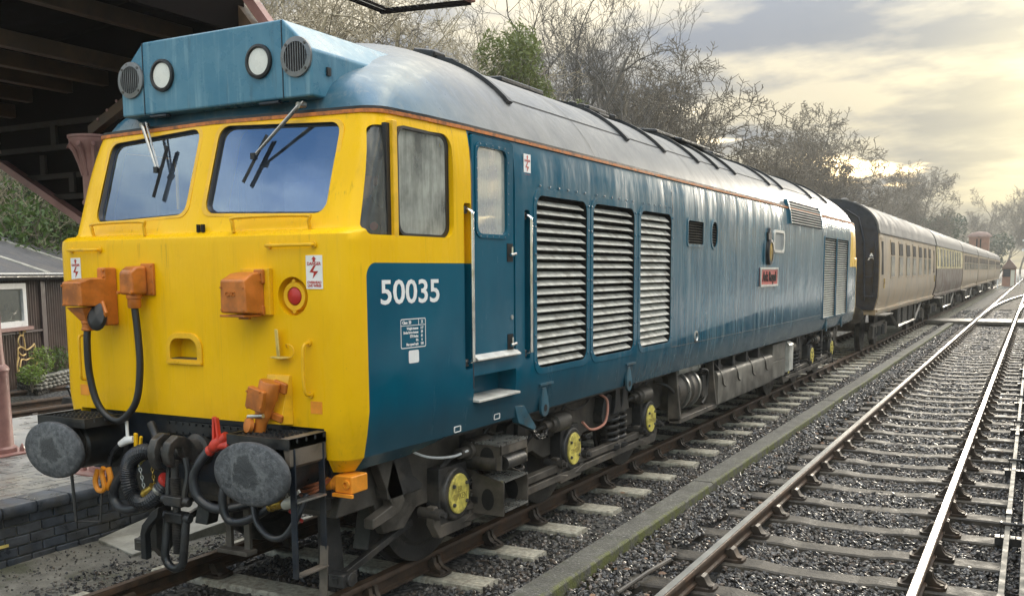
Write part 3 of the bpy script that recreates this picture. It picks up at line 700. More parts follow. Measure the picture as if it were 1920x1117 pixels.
# nameplate, badge, small window
MT = Matrix(((0, 0, 1, 0), (1, 0, 0, 0), (0, 1, 0, 0), (0, 0, 0, 1)))      # text in the yz plane facing +x
def sideM(y, z, x=None): return Matrix.Translation((x if x is not None else sx(y), y, z)) @ MT
npl = MB().box(1.36, 1.378, 13.98, 15.02, 1.955, 2.215).build('nameplate', 'name_red', loco, bevel=.004)
m = MB(); frame_prism(m, rrect(13.97, 15.03, 1.945, 2.225, .01, 2), rrect(14.0, 15.0, 1.975, 2.195, .01, 2), 'x', 1.37, 1.388); m.build('nameplate_rim', 'alu', npl)
text('nameplate_lettering', 'Ark Royal', .20, sideM(14.5, 2.085, 1.380), 'void', npl, .006, .004, 1.0)
bd = MB().lathe([(.15, 0), (.15, .03), (.12, .045), (.0005, .05)], (1.36, 14.46, 2.45), (1, 0, 0), 28, sx=.95, sy=1.15).build('badge', 'brass', loco)
MB().lathe([(.165, 0), (.165, .05), (.125, .055), (.12, .0)], (1.36, 14.46, 2.45), (1, 0, 0), 28, sx=.95, sy=1.15, closed=True).build('badge_rim', 'black_paint', bd)
MB().prism([(14.37, 2.62), (14.55, 2.62), (14.58, 2.74), (14.52, 2.70), (14.49, 2.79), (14.46, 2.81), (14.43, 2.79), (14.40, 2.70), (14.34, 2.74)], 'x', 1.36, 1.39).build('badge_crown', 'black_paint', bd, bevel=.004)
m = MB(); frame_prism(m, rrect(14.76, 15.46, 2.45, 2.79, .08, 5), rrect(14.81, 15.41, 2.49, 2.75, .06, 5), 'x', 1.36, 1.378); wnd = m.build('engine_room_window', 'alu', loco)
MB().add([(1.364, y, z) for y, z in rrect(14.81, 15.41, 2.49, 2.75, .06, 5)], [tuple(range(24))]).build('pane', 'cab_grey', wnd, sharp=None)
MB().lathe([(.07, 0), (.07, .008), (.05, .012), (.045, .0)], (1.359, 11.04, 1.41), (1, 0, 0), 20, closed=True).build('filler_ring', 'steel', loco)
# running number and data panel
text('running_number', '50035', .212, sideM(5.155, 2.055, 1.3322) @ Matrix.Rotation(math.radians(-2.49), 4, 'Y'), 'white_paint', loco, .0012, .0030, 1.22)
def sidebox(y0, y1, z0, z1, t=.0025):
    return MB().add([(sx(y) + d, y, z) for d in (-.002, t) for y, z in ((y0, z0), (y1, z0), (y1, z1), (y0, z1))], [(0, 3, 2, 1), (4, 5, 6, 7), (0, 1, 5, 4), (1, 2, 6, 5), (2, 3, 7, 6), (3, 0, 4, 7)])
dp = MB()
o_, i_ = rrect(5.035, 5.305, 1.70, 1.89, .012, 3), rrect(5.041, 5.299, 1.706, 1.884, .008, 3)
n = len(o_); dp.add([(sx(y) + .002, y, z) for y, z in o_ + i_], [(k, (k + 1) % n, n + (k + 1) % n, n + k) for k in range(n)])
dp.add([(sx(y) + .002, y, z) for y, z in ((5.04, 1.844), (5.30, 1.844), (5.30, 1.848), (5.04, 1.848))], [(0, 1, 2, 3)]); dp.add([(sx(y) + .002, y, z) for y, z in ((5.225, 1.846), (5.230, 1.846), (5.230, 1.886), (5.225, 1.886))], [(0, 1, 2, 3)])
dpo = dp.build('data_panel', 'white_paint', loco)
RT = Matrix.Rotation(math.radians(-2.49), 4, 'Y')
for i, (a, b) in enumerate((('Weight tonnes', '117'), ('Brake force tonnes', '59'), ('ETH Index', '61'), ('RA', '6'), ('Max speed mph', '100'))):
    z = 1.826 - .0255 * i
    text('data_lettering', a, .024, sideM(5.222, z, sx(5.222) + .002) @ RT, 'white_paint', dpo, .0005, .0008, .85, 'RIGHT'); text('data_lettering', b, .024, sideM(5.262, z, sx(5.262) + .002) @ RT, 'white_paint', dpo, .0005, .0008, .85)
text('data_lettering', 'Class  50', .028, sideM(5.10, 1.865, sx(5.10) + .002) @ RT, 'white_paint', dpo, .0005, .001, .9); text('data_lettering', 'X', .03, sideM(5.265, 1.865, sx(5.265) + .002) @ RT, 'white_paint', dpo, .0005, .001)
MB().add([(sx(y) + .002, y, z) for y, z in rrect(5.115, 5.225, 1.602, 1.685, .012, 3)], [tuple(range(16))]).build('white_square', 'white_paint', loco)
def flash(org, ux, uz, w, h, nrm):
    """overhead wires warning plate"""
    o, a, b, nv = Vector(org), Vector(ux), Vector(uz), Vector(nrm)
    P = lambda u, v, d=0.0: o + a * u + b * v + nv * d
    m = MB().add([P(u, v, d) for d in (-.001, .002) for u, v in ((-w / 2, -h / 2), (w / 2, -h / 2), (w / 2, h / 2), (-w / 2, h / 2))], [(0, 3, 2, 1), (4, 5, 6, 7), (0, 1, 5, 4), (1, 2, 6, 5), (2, 3, 7, 6), (3, 0, 4, 7)])
    f = m.build('warning_plate', 'white_paint', loco)
    r = MB()
    r.add([P(u * w, v * h, .0032) for u, v in ((-.07, .30), (.07, .30), (.07, .38), (.15, .38), (0, .47), (-.15, .38), (-.07, .38))], [tuple(range(7))])
    r.add([P(u * w, v * h, .0032) for u, v in ((-.02, .20), (.12, .20), (-.08, .03), (.26, .03), (-.10, -.20), (-.02, -.02), (-.28, .0))], [(0, 1, 2, 6), (2, 3, 5, 6), (3, 4, 5)])
    r.build('warning_mark', 'red', f)
    M = Matrix((( a.x, b.x, nv.x, 0), (a.y, b.y, nv.y, 0), (a.z, b.z, nv.z, 0), (0, 0, 0, 1)))
    for s_, v, sz in (('DANGER', .245, .16), ('OVERHEAD', -.31, .13), ('LIVE WIRES', -.41, .13)):
        text('warning_lettering', s_, sz * w * 1.35, Matrix.Translation(P(0, v * h, .003)) @ M, 'red', f, .0003, .0008, .95)
flash((1.353, 6.735, 2.985), (0, 1, 0), (0, 0, 1), .115, .20, (1, 0, 0))
flash((1.065, 4.528, 2.19), (1, 0, 0), (0, 0, 1), .125, .20, (0, -1, 0))
flash((-1.068, 4.528, 2.20), (1, 0, 0), (0, 0, 1), .10, .20, (0, -1, 0))
# lifting eyes and brackets under the side
for y in (7.03, 8.92, 19.3, 21.0):
    le = MB(); o2 = [(y - .035, 1.24), (y + .035, 1.24)] + [(y + .02 + .075 * math.cos(math.radians(t)), 1.07 + .075 * math.sin(math.radians(t))) for t in (30, 0, -30, -60, -90, -120, -150, -180)] + [(y - .05, 1.14)]
    le.prism(o2, 'x', 1.325, 1.352); l = le.build('lifting_eye', 'fitting_blue', loco, bevel=.005)
    MB().cyl((1.3527, y + .02, 1.07), (1.3535, y + .02, 1.07), .030, 16).build('eye_hole', 'void', l)
    MB().box(1.35, 1.37, y - .10, y + .14, 1.262, 1.28).build('eye_hinge', 'fitting_blue', l)
MB().prism([(6.55, 1.15), (6.72, 1.13), (6.93, .93), (6.90, .90), (6.62, 1.0)], 'x', 1.27, 1.33).build('jacking_bracket', 'fitting_blue', loco, bevel=.006)
for y, z in ((6.28, 1.10), (5.72, 1.085)): 
    m = MB(); frame_prism(m, rrect(y - .045, y + .045, z - .022, z + .022, .008, 2), rrect(y - .038, y + .038, z - .016, z + .016, .006, 2), 'x', sx(y) - .04, sx(y) - .034); m.build('jacking_mark', 'white_paint', loco)
# ================================================================== LOCOMOTIVE FRONT
YF = 4.53
for s in (1, -1):
    # nose handrails
    a, b = (.72, 1.07) if s > 0 else (-1.10, -.81)
    MB().tube([(a, YF - .005, 2.352), (a, YF - .035, 2.352), (a + .015, YF - .045, 2.352), (b - .015, YF - .045, 2.352), (b, YF - .035, 2.352), (b, YF - .005, 2.352)], .010, 8).cyl((a, YF - .004, 2.352), (a, YF - .012, 2.352), .02, 10).cyl((b, YF - .004, 2.352), (b, YF - .012, 2.352), .02, 10).build('nose_handrail', 'yellow_part', loco)
    a, b = (.40, .97) if s > 0 else (-.97, -.40)
    P = [(a, 4.56, 2.44), (a, 4.553, 2.50), (a + .03, 4.555, 2.532), (b - .03, 4.60, 2.532), (b, 4.60, 2.50), (b, 4.615, 2.44)]
    if s < 0: P = [(-x, y, z) for x, y, z in [(-b, 4.56, 2.44), (-b, 4.553, 2.50), (-b + .03, 4.555, 2.532), (-a - .03, 4.60, 2.532), (-a, 4.60, 2.50), (-a, 4.615, 2.44)]]
    MB().tube(spline(P, 3), .0115, 8).build('windscreen_handrail', 'yellow_part', loco)
    MB().tube(spline([(s * 1.01, YF, 1.765), (s * 1.01, YF - .05, 1.755), (s * 1.005, YF - .06, 1.70), (s * 1.005, YF - .06, 1.53), (s * 1.012, YF - .05, 1.46), (s * 1.012, YF, 1.45)], 4), .010, 8).cyl((s * 1.01, YF - .003, 1.765), (s * 1.01, YF - .014, 1.765), .02, 10).cyl((s * 1.012, YF - .003, 1.45), (s * 1.012, YF - .014, 1.45), .02, 10).build('nose_handrail', 'yellow_part', loco)
    MB().box(s * 1.05 - .044, s * 1.05 + .044, YF - .003, YF + .001, 1.335, 1.41).build('orange_square', 'orange_bright', loco)
    MB().obox((s * .02 + .1, 4.575, 2.475), (.018, .02, .05)).build('drain_clip', 'void', loco)
    # tail lamps in their wells
    tl = MB().lathe([(.055, 0), (.057, -.02), (.085, -.022), (.09, .0), (.09, .045), (.055, .05)], (s * .89, 4.565, 2.045), (0, 1, 0), 28, closed=True).build('tail_lamp', 'yellow_part', loco)
    MB().lathe([(.055, 0), (.050, -.012), (.03, -.022), (.0005, -.026)], (s * .89, 4.555, 2.045), (0, 1, 0), 24).build('lamp_lens', 'red', tl)
    for t in (90, 270): MB().cyl((s * .89 + .092 * math.cos(math.radians(t)), 4.57, 2.045 + .092 * math.sin(math.radians(t))), (s * .89 + .092 * math.cos(math.radians(t)), 4.54, 2.045 + .092 * math.sin(math.radians(t))), .012, 8).build('lamp_lug', 'yellow_part', tl)
# foot recess surround
o_ = roundpoly([(.118, 1.592), (-.205, 1.592), (-.205, 1.80), (.118, 1.80)], [.01, .01, .10, .10]); i_ = roundpoly([(.073, 1.627), (-.173, 1.627), (-.173, 1.763), (.073, 1.763)], [.009, .009, .069, .069])
m = MB(); frame_prism(m, o_, i_, 'y', YF - .012, YF + .004); fr = m.build('step_recess_frame', 'yellow_part', loco, bevel=.003)
MB().box(-.17, .07, YF + .0, YF + .085, 1.6275, 1.633).build('recess_floor', 'frame_dark', fr)
MB().box(-.20, .115, YF - .022, YF - .002, 1.597, 1.612).build('recess_lip', 'yellow_part', fr)
# lamp iron
li = MB().obox((.785, YF - .035, 1.76), (.045, .008, .17), (.06, 0, -.5)).obox((.80, YF - .03, 1.672), (.12, .07, .010), (0, 0, -.3)).build('lamp_iron', 'yellow_wear', loco, bevel=.003)
MB().tube(spline([(.835, YF - .002, 1.73), (.85, YF - .03, 1.755), (.90, YF - .03, 1.74), (.905, YF - .03, 1.69), (.86, YF - .03, 1.665)], 4), .004, 6).build('retaining_wire', 'yellow_part', li)
# ---- control jumper sockets
def socket_box(x0, x1, y0, z0, z1, sl):
    return [(x0, YF - .03, z0), (x1, YF - .03, z0), (x1, YF - .03, z1), (x0, YF - .03, z1), (x0 + .005, y0, z0 + .01), (x1 - .005, y0, z0 + .01), (x1 - .01, y0, z1 - sl), (x0 + .01, y0, z1 - sl), (x0 + .02, y0 + .08, z1 - .01), (x1 - .02, y0 + .08, z1 - .01)]
BF = [(0, 1, 5, 4), (1, 2, 9, 6, 5), (0, 4, 7, 8, 3), (4, 5, 6, 7), (7, 6, 9, 8), (8, 9, 2, 3), (0, 3, 2, 1)]
sr = MB().add(socket_box(.475, .695, 4.335, 1.935, 2.195, .05), BF).build('jumper_socket', 'orange', loco, bevel=.014, seg=2)
MB().box(.50, .735, YF - .032, YF, 1.93, 2.215).build('socket_plate', 'yellow_part', sr, bevel=.003)
MB().box(.63, .705, YF - .06, YF - .03, 2.12, 2.21).box(.63, .70, YF - .06, YF - .03, 1.93, 1.99).build('socket_flange', 'orange', sr, bevel=.008)
MB().obox((.575, 4.41, 1.928), (.20, .15, .014)).obox((.60, 4.42, 1.915), (.08, .03, .02)).build('socket_hinge', 'orange', sr, bevel=.003)
m = MB()
for x, z in ((.495, 2.10), (.672, 2.10), (.495, 1.965), (.672, 1.965)): m.bolt((x, 4.338, z), (0, -1, 0), .009, .008)
for z in (2.185, 2.14, 1.95): m.bolt((.69, 4.468, z), (0, -1, 0), .010, .008)
m.build('socket_screws', 'orange', sr)
text('socket_lettering', 'CAC', .04, Matrix.Translation((.57, 4.332, 2.06)) @ Matrix(((1, 0, 0, 0), (0, 0, -1, 0), (0, 1, 0, 0), (0, 0, 0, 1))), 'orange', sr, .003, .001)
# left plugged jumper
pj = MB().add(socket_box(-.86, -.655, 4.24, 1.965, 2.165, .03), BF).build('jumper_plug', 'orange', loco, bevel=.012, seg=2)
MB().add([(-.84, 4.26, 1.966), (-.68, 4.26, 1.966), (-.67, 4.44, 1.966), (-.84, 4.44, 1.966), (-.775, 4.315, 1.872), (-.715, 4.315, 1.872), (-.715, 4.37, 1.872), (-.775, 4.37, 1.872)], [(0, 1, 2, 3), (7, 6, 5, 4), (0, 4, 5, 1), (1, 5, 6, 2), (2, 6, 7, 3), (3, 7, 4, 0)]).lathe([(.038, 0), (.040, -.018), (.034, -.022), (.034, -.05), (.040, -.052), (.040, -.068), (.032, -.07)], (-.745, 4.343, 1.878), (0, 0, 1), 16).build('plug_neck', 'orange', pj, bevel=.004)
MB().box(-.74, -.655, YF - .10, YF, 1.84, 2.23).build('plug_bracket', 'orange', pj, bevel=.01)
MB().lathe([(.075, 0), (.08, .012), (.06, .03), (.0005, .032)], (-.66, 4.36, 1.90), (.55, -.75, .25), 20, sx=.8, sy=1.2).build('plug_cap', 'black_rubber', pj)
MB().tube([(-.655, 4.40, 2.0), (-.60, 4.38, 1.93), (-.655, 4.38, 1.83)], .014, 8).build('cap_arm', 'orange', pj)
m = MB()
for x, z in ((-.845, 2.11), (-.68, 2.12), (-.84, 1.985), (-.68, 1.985)): m.bolt((x, 4.243, z), (0, -1, 0), .009, .008)
for z in (2.21, 2.17, 2.02): m.bolt((-.67, 4.428, z), (0, -1, 0), .011, .009)
m.build('socket_screws', 'orange', pj)
p2 = MB().add([(-.475, YF - .02, 2.05), (-.335, YF - .02, 2.05), (-.335, YF - .02, 2.24), (-.475, YF - .02, 2.24), (-.475, 4.385, 2.05), (-.345, 4.385, 2.05), (-.350, 4.385, 2.20), (-.47, 4.385, 2.20), (-.46, 4.43, 2.235), (-.355, 4.43, 2.235)], BF).build('jumper_plug', 'orange', loco, bevel=.02, seg=3)
MB().box(-.40, -.285, YF - .022, YF, 2.045, 2.255).build('socket_plate', 'orange', p2, bevel=.004)
MB().lathe([(.05, 0), (.05, -.03), (.043, -.034), (.043, -.085), (.037, -.095)], (-.405, 4.45, 2.055), (0, 0, 1), 18).build('plug_neck', 'orange', p2)
m = MB()
for x, z in ((-.47, 2.065), (-.35, 2.065)): m.bolt((x, 4.383, z), (0, -1, 0), .013, .012)
for x, z in ((-.30, 2.24), (-.30, 2.065)): m.bolt((x, YF - .022, z), (0, -1, 0), .009, .008)
m.build('socket_screws', 'orange', p2)
MB().tube(spline([(-.745, 4.343, 1.83), (-.742, 4.33, 1.72), (-.735, 4.33, 1.52), (-.69, 4.34, 1.33), (-.60, 4.36, 1.225), (-.50, 4.38, 1.215), (-.39, 4.41, 1.34), (-.36, 4.43, 1.56), (-.38, 4.445, 1.78), (-.405, 4.45, 1.97)], 6), .0235, 12).build('jumper_cable', 'black_rubber', loco)
# lower right socket on its wedge
wd = MB().add([(.665, YF, 1.255), (.865, YF, 1.255), (.865, YF, 1.565), (.665, YF, 1.565), (.665, YF - .09, 1.265), (.84, YF - .09, 1.265), (.85, YF - .012, 1.56), (.675, YF - .012, 1.56)], [(0, 1, 2, 3), (4, 5, 6, 7), (0, 4, 5, 1), (1, 5, 6, 2), (2, 6, 7, 3), (3, 7, 4, 0)]).build('socket_wedge', 'yellow_part', loco, bevel=.004)
ax = Vector((-.26, -.08, -1)).normalized(); oo = Vector((.795, 4.41, 1.525))
sb = MB().lathe([(.0005, -.012), (.062, -.008), (.066, .0), (.066, .10), (.058, .12), (.05, .21)], oo, ax, 20).build('jumper_socket', 'orange', loco, sharp=35)
rot = (-ax).to_track_quat('Z', 'X').to_matrix()
RB = Matrix.Rotation(-.26, 3, 'Y')
MB().obox(oo + ax * .10 + Vector((-.03, -.055, 0)), (.135, .05, .135), Matrix.Rotation(.25, 3, 'Y')).build('socket_cover', 'orange', sb, bevel=.008)
MB().obox(oo + ax * .05 + Vector((.05, .05, .02)), (.11, .03, .07), Matrix.Rotation(.25, 3, 'Y')).obox(oo + ax * .24 + Vector((.06, .05, .02)), (.13, .03, .05), Matrix.Rotation(.25, 3, 'Y')).build('socket_flange', 'orange', sb, bevel=.01)
MB().lathe([(.048, 0), (.048, .025), (.0005, .03)], oo + ax * .27 + Vector((-.045, -.04, 0)), (-.35, -.9, .2), 18).build('socket_cap', 'orange', sb)
MB().cyl(oo + ax * .215 + Vector((-.07, -.05, .0)), oo + ax * .215 + Vector((.05, -.05, .012)), .014, 10).build('hinge_pin', 'steel', sb)
MB().lathe([(.046, .19), (.04, .25), (.036, .26), (.036, .31), (.028, .33)], oo, ax, 16).build('socket_neck', 'orange', sb)
MB().tube(spline([oo + ax * .32, oo + ax * .38, (.68, 4.42, 1.10), (.70, 4.55, 1.0)], 4), .02, 10).build('socket_cable', 'black_rubber', sb)
m = MB()
for d, q in ((-.05, .05), (.05, .05), (-.05, -.05), (.05, -.05)): m.bolt(oo + ax * .10 + Vector((-.03 + d, -.082, q)), (0, -1, 0), .008, .007)
m.build('socket_screws', 'orange', sb)

# ---- buffer beam
bb = MB().box(-1.09, 1.09, 4.60, 4.72, .80, 1.244).build('buffer_beam', 'navy', loco)
MB().box(-.30, .45, 4.575, 4.60, 1.11, 1.20).build('beam_plate', 'black_paint', bb, bevel=.004)
m = MB()
for k in range(12): m.bolt((-.27 + .062 * k, 4.575, 1.185), (0, -1, 0), .010, .010); m.bolt((-.27 + .062 * k, 4.575, 1.125), (0, -1, 0), .010, .010)
m.build('beam_bolts', 'black_paint', bb)
MB().box(-1.0, 1.0, 4.63, 4.70, .70, .80).build('beam_skirt', 'frame_dark', bb)
for s in (1, -1):
    sh = MB().lathe([(.20, 4.60), (.20, 4.575), (.165, 4.565), (.158, 4.30), (.145, 4.285), (.145, 4.27), (.118, 4.265), (.118, 4.145)], (s * .88, 0, 1.02), (0, 1, 0), 32).build('buffer', 'black_paint', loco, sharp=30)
    pr_ = [(.0005, 4.092), (.10, 4.094), (.2, 4.102), (.265, 4.112), (.285, 4.120), (.290, 4.132), (.288, 4.150), (.12, 4.165)]
    MB().lathe(pr_, (s * .88, 0, 1.02), (0, 1, 0), 48, sx=1.0, sy=.66).build('buffer_head', 'buffer_face', sh, sharp=50)
    # foot platform above the buffer
    fp = MB().box(s * .875 - .235, s * .875 + .235, 4.20, 4.53, 1.195, 1.205).build('foot_platform', 'black_paint', loco)
    MB().box(s * .875 - .24, s * .875 + .24, 4.192, 4.202, 1.17, 1.232).box(s * .875 - .24, s * .875 - .23, 4.2, 4.53, 1.17, 1.232).box(s * .875 + .23, s * .875 + .24, 4.2, 4.53, 1.17, 1.232).build('platform_edge', 'black_paint', fp)
    tr = MB()
    for k in range(11):
        for j in range(8):
            x = s * .875 - .21 + .042 * k + (.021 if j % 2 else 0); tr.obox((x, 4.222 + .04 * j, 1.214), (.036, .008, .022), (0, 0, .5 if j % 2 else -.5))
    tr.build('platform_mesh', 'black_paint', fp, kind='stuff', sharp=None)
MB().prism([(1.05, 1.235), (1.115, 1.235), (1.115, 1.07), (1.09, 1.05)], 'y', 4.202, 4.53).build('platform_end', 'frame', loco, bevel=.004)
# hanging steps beside the right buffer
hs = MB(); 
for y in (4.24, 4.50): hs.obox((1.10, y, .78), (.045, .012, .78), (0, 0, 0))
hs = hs.build('step_hanger', 'navy', loco, bevel=.003)
for z in (.40, .845): MB().box(1.075, 1.135, 4.24, 4.50, z, z + .012).build('step_tread', 'steel' if z > .6 else 'frame', hs, bevel=.002)
MB().obox((1.112, 4.47, .28), (.05, .012, .50), (-.12, 0, .3)).build('step_stay', 'frame', hs)
# left hanging stirrup
MB().tube([(-.93, 4.40, 1.0), (-.94, 4.30, .82), (-.92, 4.30, .48), (-.72, 4.34, .50), (-.70, 4.36, .82)], .011, 6).build('step_stirrup', 'frame_dark', loco)
# ---- draw hook and screw coupling
hk = MB(); hp = [(4.62, 1.08), (4.50, 1.09), (4.44, 1.13), (4.37, 1.15), (4.30, 1.11), (4.275, 1.04), (4.29, .97), (4.33, .94), (4.345, .98), (4.33, 1.03), (4.35, 1.07), (4.40, 1.06), (4.42, 1.0), (4.46, .96), (4.54, .955), (4.62, .97)]
hk.prism(hp, 'x', -.035, .035); hk = hk.build('draw_hook', 'frame_dark', loco, bevel=.014, seg=2)
MB().lathe([(.11, 4.6), (.11, 4.55), (.08, 4.54), (.08, 4.48)], (0, 0, 1.02), (0, 1, 0), 20).build('hook_collar', 'frame_dark', hk)
MB().prism([(4.24, 1.06), (4.27, 1.13), (4.34, 1.165), (4.40, 1.15), (4.36, 1.12), (4.31, 1.08), (4.295, 1.02), (4.31, .95), (4.35, .91), (4.28, .93), (4.245, .99)], 'x', -.12, -.05).build('hook_guard', 'frame_dark', hk, bevel=.012)
cp = MB()
for s in (-.07, .07): cp.tube(spline([(s * .8, 4.40, 1.0), (s * 1.2, 4.39, .90), (s * 1.1, 4.37, .80), (s, 4.36, .72)], 3), .022, 8)
cp = cp.build('coupling_link', 'black_paint', loco)
MB().cyl((0, 4.36, .985), (0, 4.36, .38), .026, 12).build('coupling_screw', 'frame_dark', cp)
m = MB()
for k in range(30): m.lathe([(.027, -.004), (.037, 0), (.027, .004)], (0, 4.36, .87 - .011 * k if k < 11 else .57 - .011 * (k - 11)), (0, 0, 1), 10)
m.build('screw_thread', 'frame_dark', cp)
for z in (.72, .61): MB().obox((0, 4.36, z), (.16, .085, .07)).cyl((-.125, 4.36, z), (.125, 4.36, z), .032, 10).build('coupling_nut', 'black_paint', cp, bevel=.010)
MB().tube([(-.085, 4.36, .62)] + [(.085 * math.cos(math.radians(t)), 4.32, .36 + .085 * math.sin(math.radians(t))) for t in range(180, 361, 20)] + [(.085, 4.36, .62)], .027, 10).build('coupling_shackle', 'black_paint', cp)
MB().prism([(-.03, .70), (-.10, .66), (-.20, .56), (-.22, .50), (-.22, .33), (-.17, .33), (-.17, .50), (-.14, .55), (-.05, .63)], 'y', 4.24, 4.29).build('coupling_lever', 'black_paint', cp, bevel=.006)
for s in (.30, .46): MB().obox((s, 4.52, .60), (.05, .03, .40)).build('coupling_guide', 'frame', loco, bevel=.004)
MB().obox((.38, 4.50, .40), (.26, .10, .03)).build('guide_foot', 'frame', loco, bevel=.004)
# ---- hoses and cocks
def hose(name, pts, r, mat='hose', n=8, k=12): return MB().tube(spline(pts, n), r, k).build(name, mat, loco)
h = hose('brake_hose', [(.245, 4.42, 1.06), (.20, 4.38, .98), (.165, 4.36, .88), (.20, 4.36, .76), (.30, 4.38, .70), (.40, 4.42, .70), (.5, 4.5, .72)], .031)
MB().lathe([(.033, 0), (.036, .02), (.030, .03), (.040, .06), (.046, .10), (.036, .15), (.03, .19)], (.245, 4.42, 1.05), (.45, .05, .35), 16).lathe([(.028, 0), (.028, .07), (.034, .075), (.034, .095)], (.33, 4.42, 1.10), (1, .1, .05), 12).build('brake_cock', 'red_cock', h)
MB().obox((.315, 4.41, 1.21), (.018, .03, .15), (0, .05, 0)).obox((.345, 4.41, 1.21), (.018, .03, .14), (0, -.12, 0)).build('cock_handle', 'red_cock', h, bevel=.003)
MB().tube([(.40, 4.43, 1.12), (.62, 4.45, 1.12), (.70, 4.58, 1.12)], .019, 8).build('brake_pipe', 'black_paint', loco)
rb = MB(); pts = spline([(-.22, 4.42, 1.0), (-.32, 4.39, 1.01), (-.43, 4.38, .95), (-.47, 4.38, .84), (-.43, 4.38, .71), (-.33, 4.38, .67), (-.22, 4.40, .73), (-.13, 4.42, .83)], 14)
rb.tube(pts, [.050 + .006 * (i % 2) for i in range(len(pts))], 14); rb = rb.build('heating_hose', 'hose', loco, sharp=20)
MB().lathe([(.060, 0), (.064, .01), (.064, .03), (.055, .035)], (-.145, 4.415, .815), (.6, .1, .75), 18).build('hose_clip', 'red', rb); MB().lathe([(.056, 0), (.058, .01), (.056, .025)], (-.20, 4.405, .75), (.6, .1, .75), 18).build('hose_band', 'steel', rb)
MB().cyl((-.22, 4.42, 1.0), (-.12, 4.56, .98), .06, 14).build('hose_elbow', 'black_paint', rb)
h = hose('vacuum_hose', [(-.45, 4.43, .92), (-.52, 4.40, .86), (-.60, 4.38, .76), (-.62, 4.38, .66), (-.54, 4.38, .60), (-.42, 4.40, .62), (-.3, 4.44, .70)], .033)
MB().lathe([(.034, 0), (.036, .03), (.030, .035), (.042, .06), (.036, .11), (.025, .14)], (-.45, 4.43, .91), (.6, .15, .75), 16).build('hose_cock', 'pale_yellow', h)
MB().obox((-.40, 4.40, 1.05), (.028, .018, .16), (.1, .15, 0)).obox((-.36, 4.40, 1.04), (.02, .018, .15), (.1, .3, 0)).build('cock_handle', 'yellow_part', h, bevel=.003)
h = hose('air_hose', [(-.555, 4.40, 1.04), (-.62, 4.39, .98), (-.655, 4.38, .88), (-.66, 4.38, .78), (-.64, 4.40, .68)], .016)
MB().tube([(-.555, 4.40, 1.04), (-.50, 4.41, 1.07), (-.44, 4.42, 1.08)], [.022, .03, .024], 10).cyl((-.49, 4.41, 1.08), (-.505, 4.42, 1.2), .011, 8).build('air_cock', 'white_paint', h)
hc = MB().tube(spline([(-.72, 4.34, .86), (-.74, 4.33, .78), (-.71, 4.33, .72), (-.66, 4.34, .74), (-.68, 4.34, .84), (-.66, 4.34, .88)], 4), .018, 8).tube(spline([(-.64, 4.36, .88), (-.62, 4.36, .80), (-.66, 4.36, .73)], 4), .02, 8).build('hose_hook', 'orange_bright', loco)
MB().tube([(-.36, 4.5, 1.18), (-.22, 4.44, 1.05)], .03, 10).build('release_pipe', 'black_paint', loco)
h = hose('air_hose', [(.60, 4.50, .95), (.62, 4.42, .80), (.68, 4.37, .66), (.80, 4.35, .58), (.92, 4.35, .60), (1.0, 4.38, .72), (1.02, 4.45, .85)], .020)
h2 = hose('vacuum_hose', [(.42, 4.50, .98), (.40, 4.40, .86), (.39, 4.38, .74), (.43, 4.38, .64), (.52, 4.40, .63), (.64, 4.42, .68), (.74, 4.43, .74)], .026)
MB().lathe([(.03, 0), (.034, .02), (.025, .025), (.038, .05), (.034, .09), (.02, .11)], (.745, 4.42, .745), (.8, .0, .35), 14).build('hose_cock', 'brass', h2)
MB().lathe([(.026, 0), (.034, .03), (.034, .07), (.02, .09)], (.88, 4.40, .775), (.8, 0, .4), 14).obox((.97, 4.39, .85), (.11, .012, .02), (0, -.6, 0)).build('hose_cock', 'alu', h)
def chain(p0, p1, n, sag, r, L, mat, par, name='chain'):
    p0, p1 = Vector(p0), Vector(p1); m = MB()
    for k in range(n):
        t = (k + .5) / n; c = p0.lerp(p1, t) - Vector((0, 0, sag * 4 * t * (1 - t)))
        d = (p1 - p0) / n - Vector((0, 0, sag * 4 * (1 - 2 * t) / n)); d.normalize()
        s_ = d.orthogonal().normalized(); s2 = d.cross(s_); s_ = s_ if k % 2 else s2
        q = [c + d * (L * math.cos(math.radians(a))) + s_ * (L * .55 * math.sin(math.radians(a))) for a in range(0, 360, 40)]
        m.tube(q, r, 5, closed=True)
    return m.build(name, mat, par)
chain((.90, 4.40, .95), (.91, 4.40, .82), 6, 0, .0035, .014, 'steel', h); chain((-.38, 4.40, .92), (-.34, 4.40, .74), 7, 0, .0035, .015, 'steel', rb); chain((-.26, 4.40, .93), (-.24, 4.40, .78), 6, 0, .0035, .015, 'brass', rb)
MB().lathe([(.03, 0), (.036, .02), (.02, .09), (.03, .10)], (-.31, 4.37, .72), (.7, .1, .6), 12).build('hose_cock', 'brass', rb)
for k in range(3): MB().tube(spline([(.82 + .02 * k, 4.55, .90 - .03 * k), (.95, 4.5, .88 - .03 * k), (1.06, 4.5, .91 - .02 * k), (1.08, 4.6, .92)], 5), .011, 7).build('copper_pipe', 'copper', loco)
MB().obox((.92, 4.46, .70), (.12, .01, .018), (0, .5, 0)).build('isolating_handle', 'red', loco)
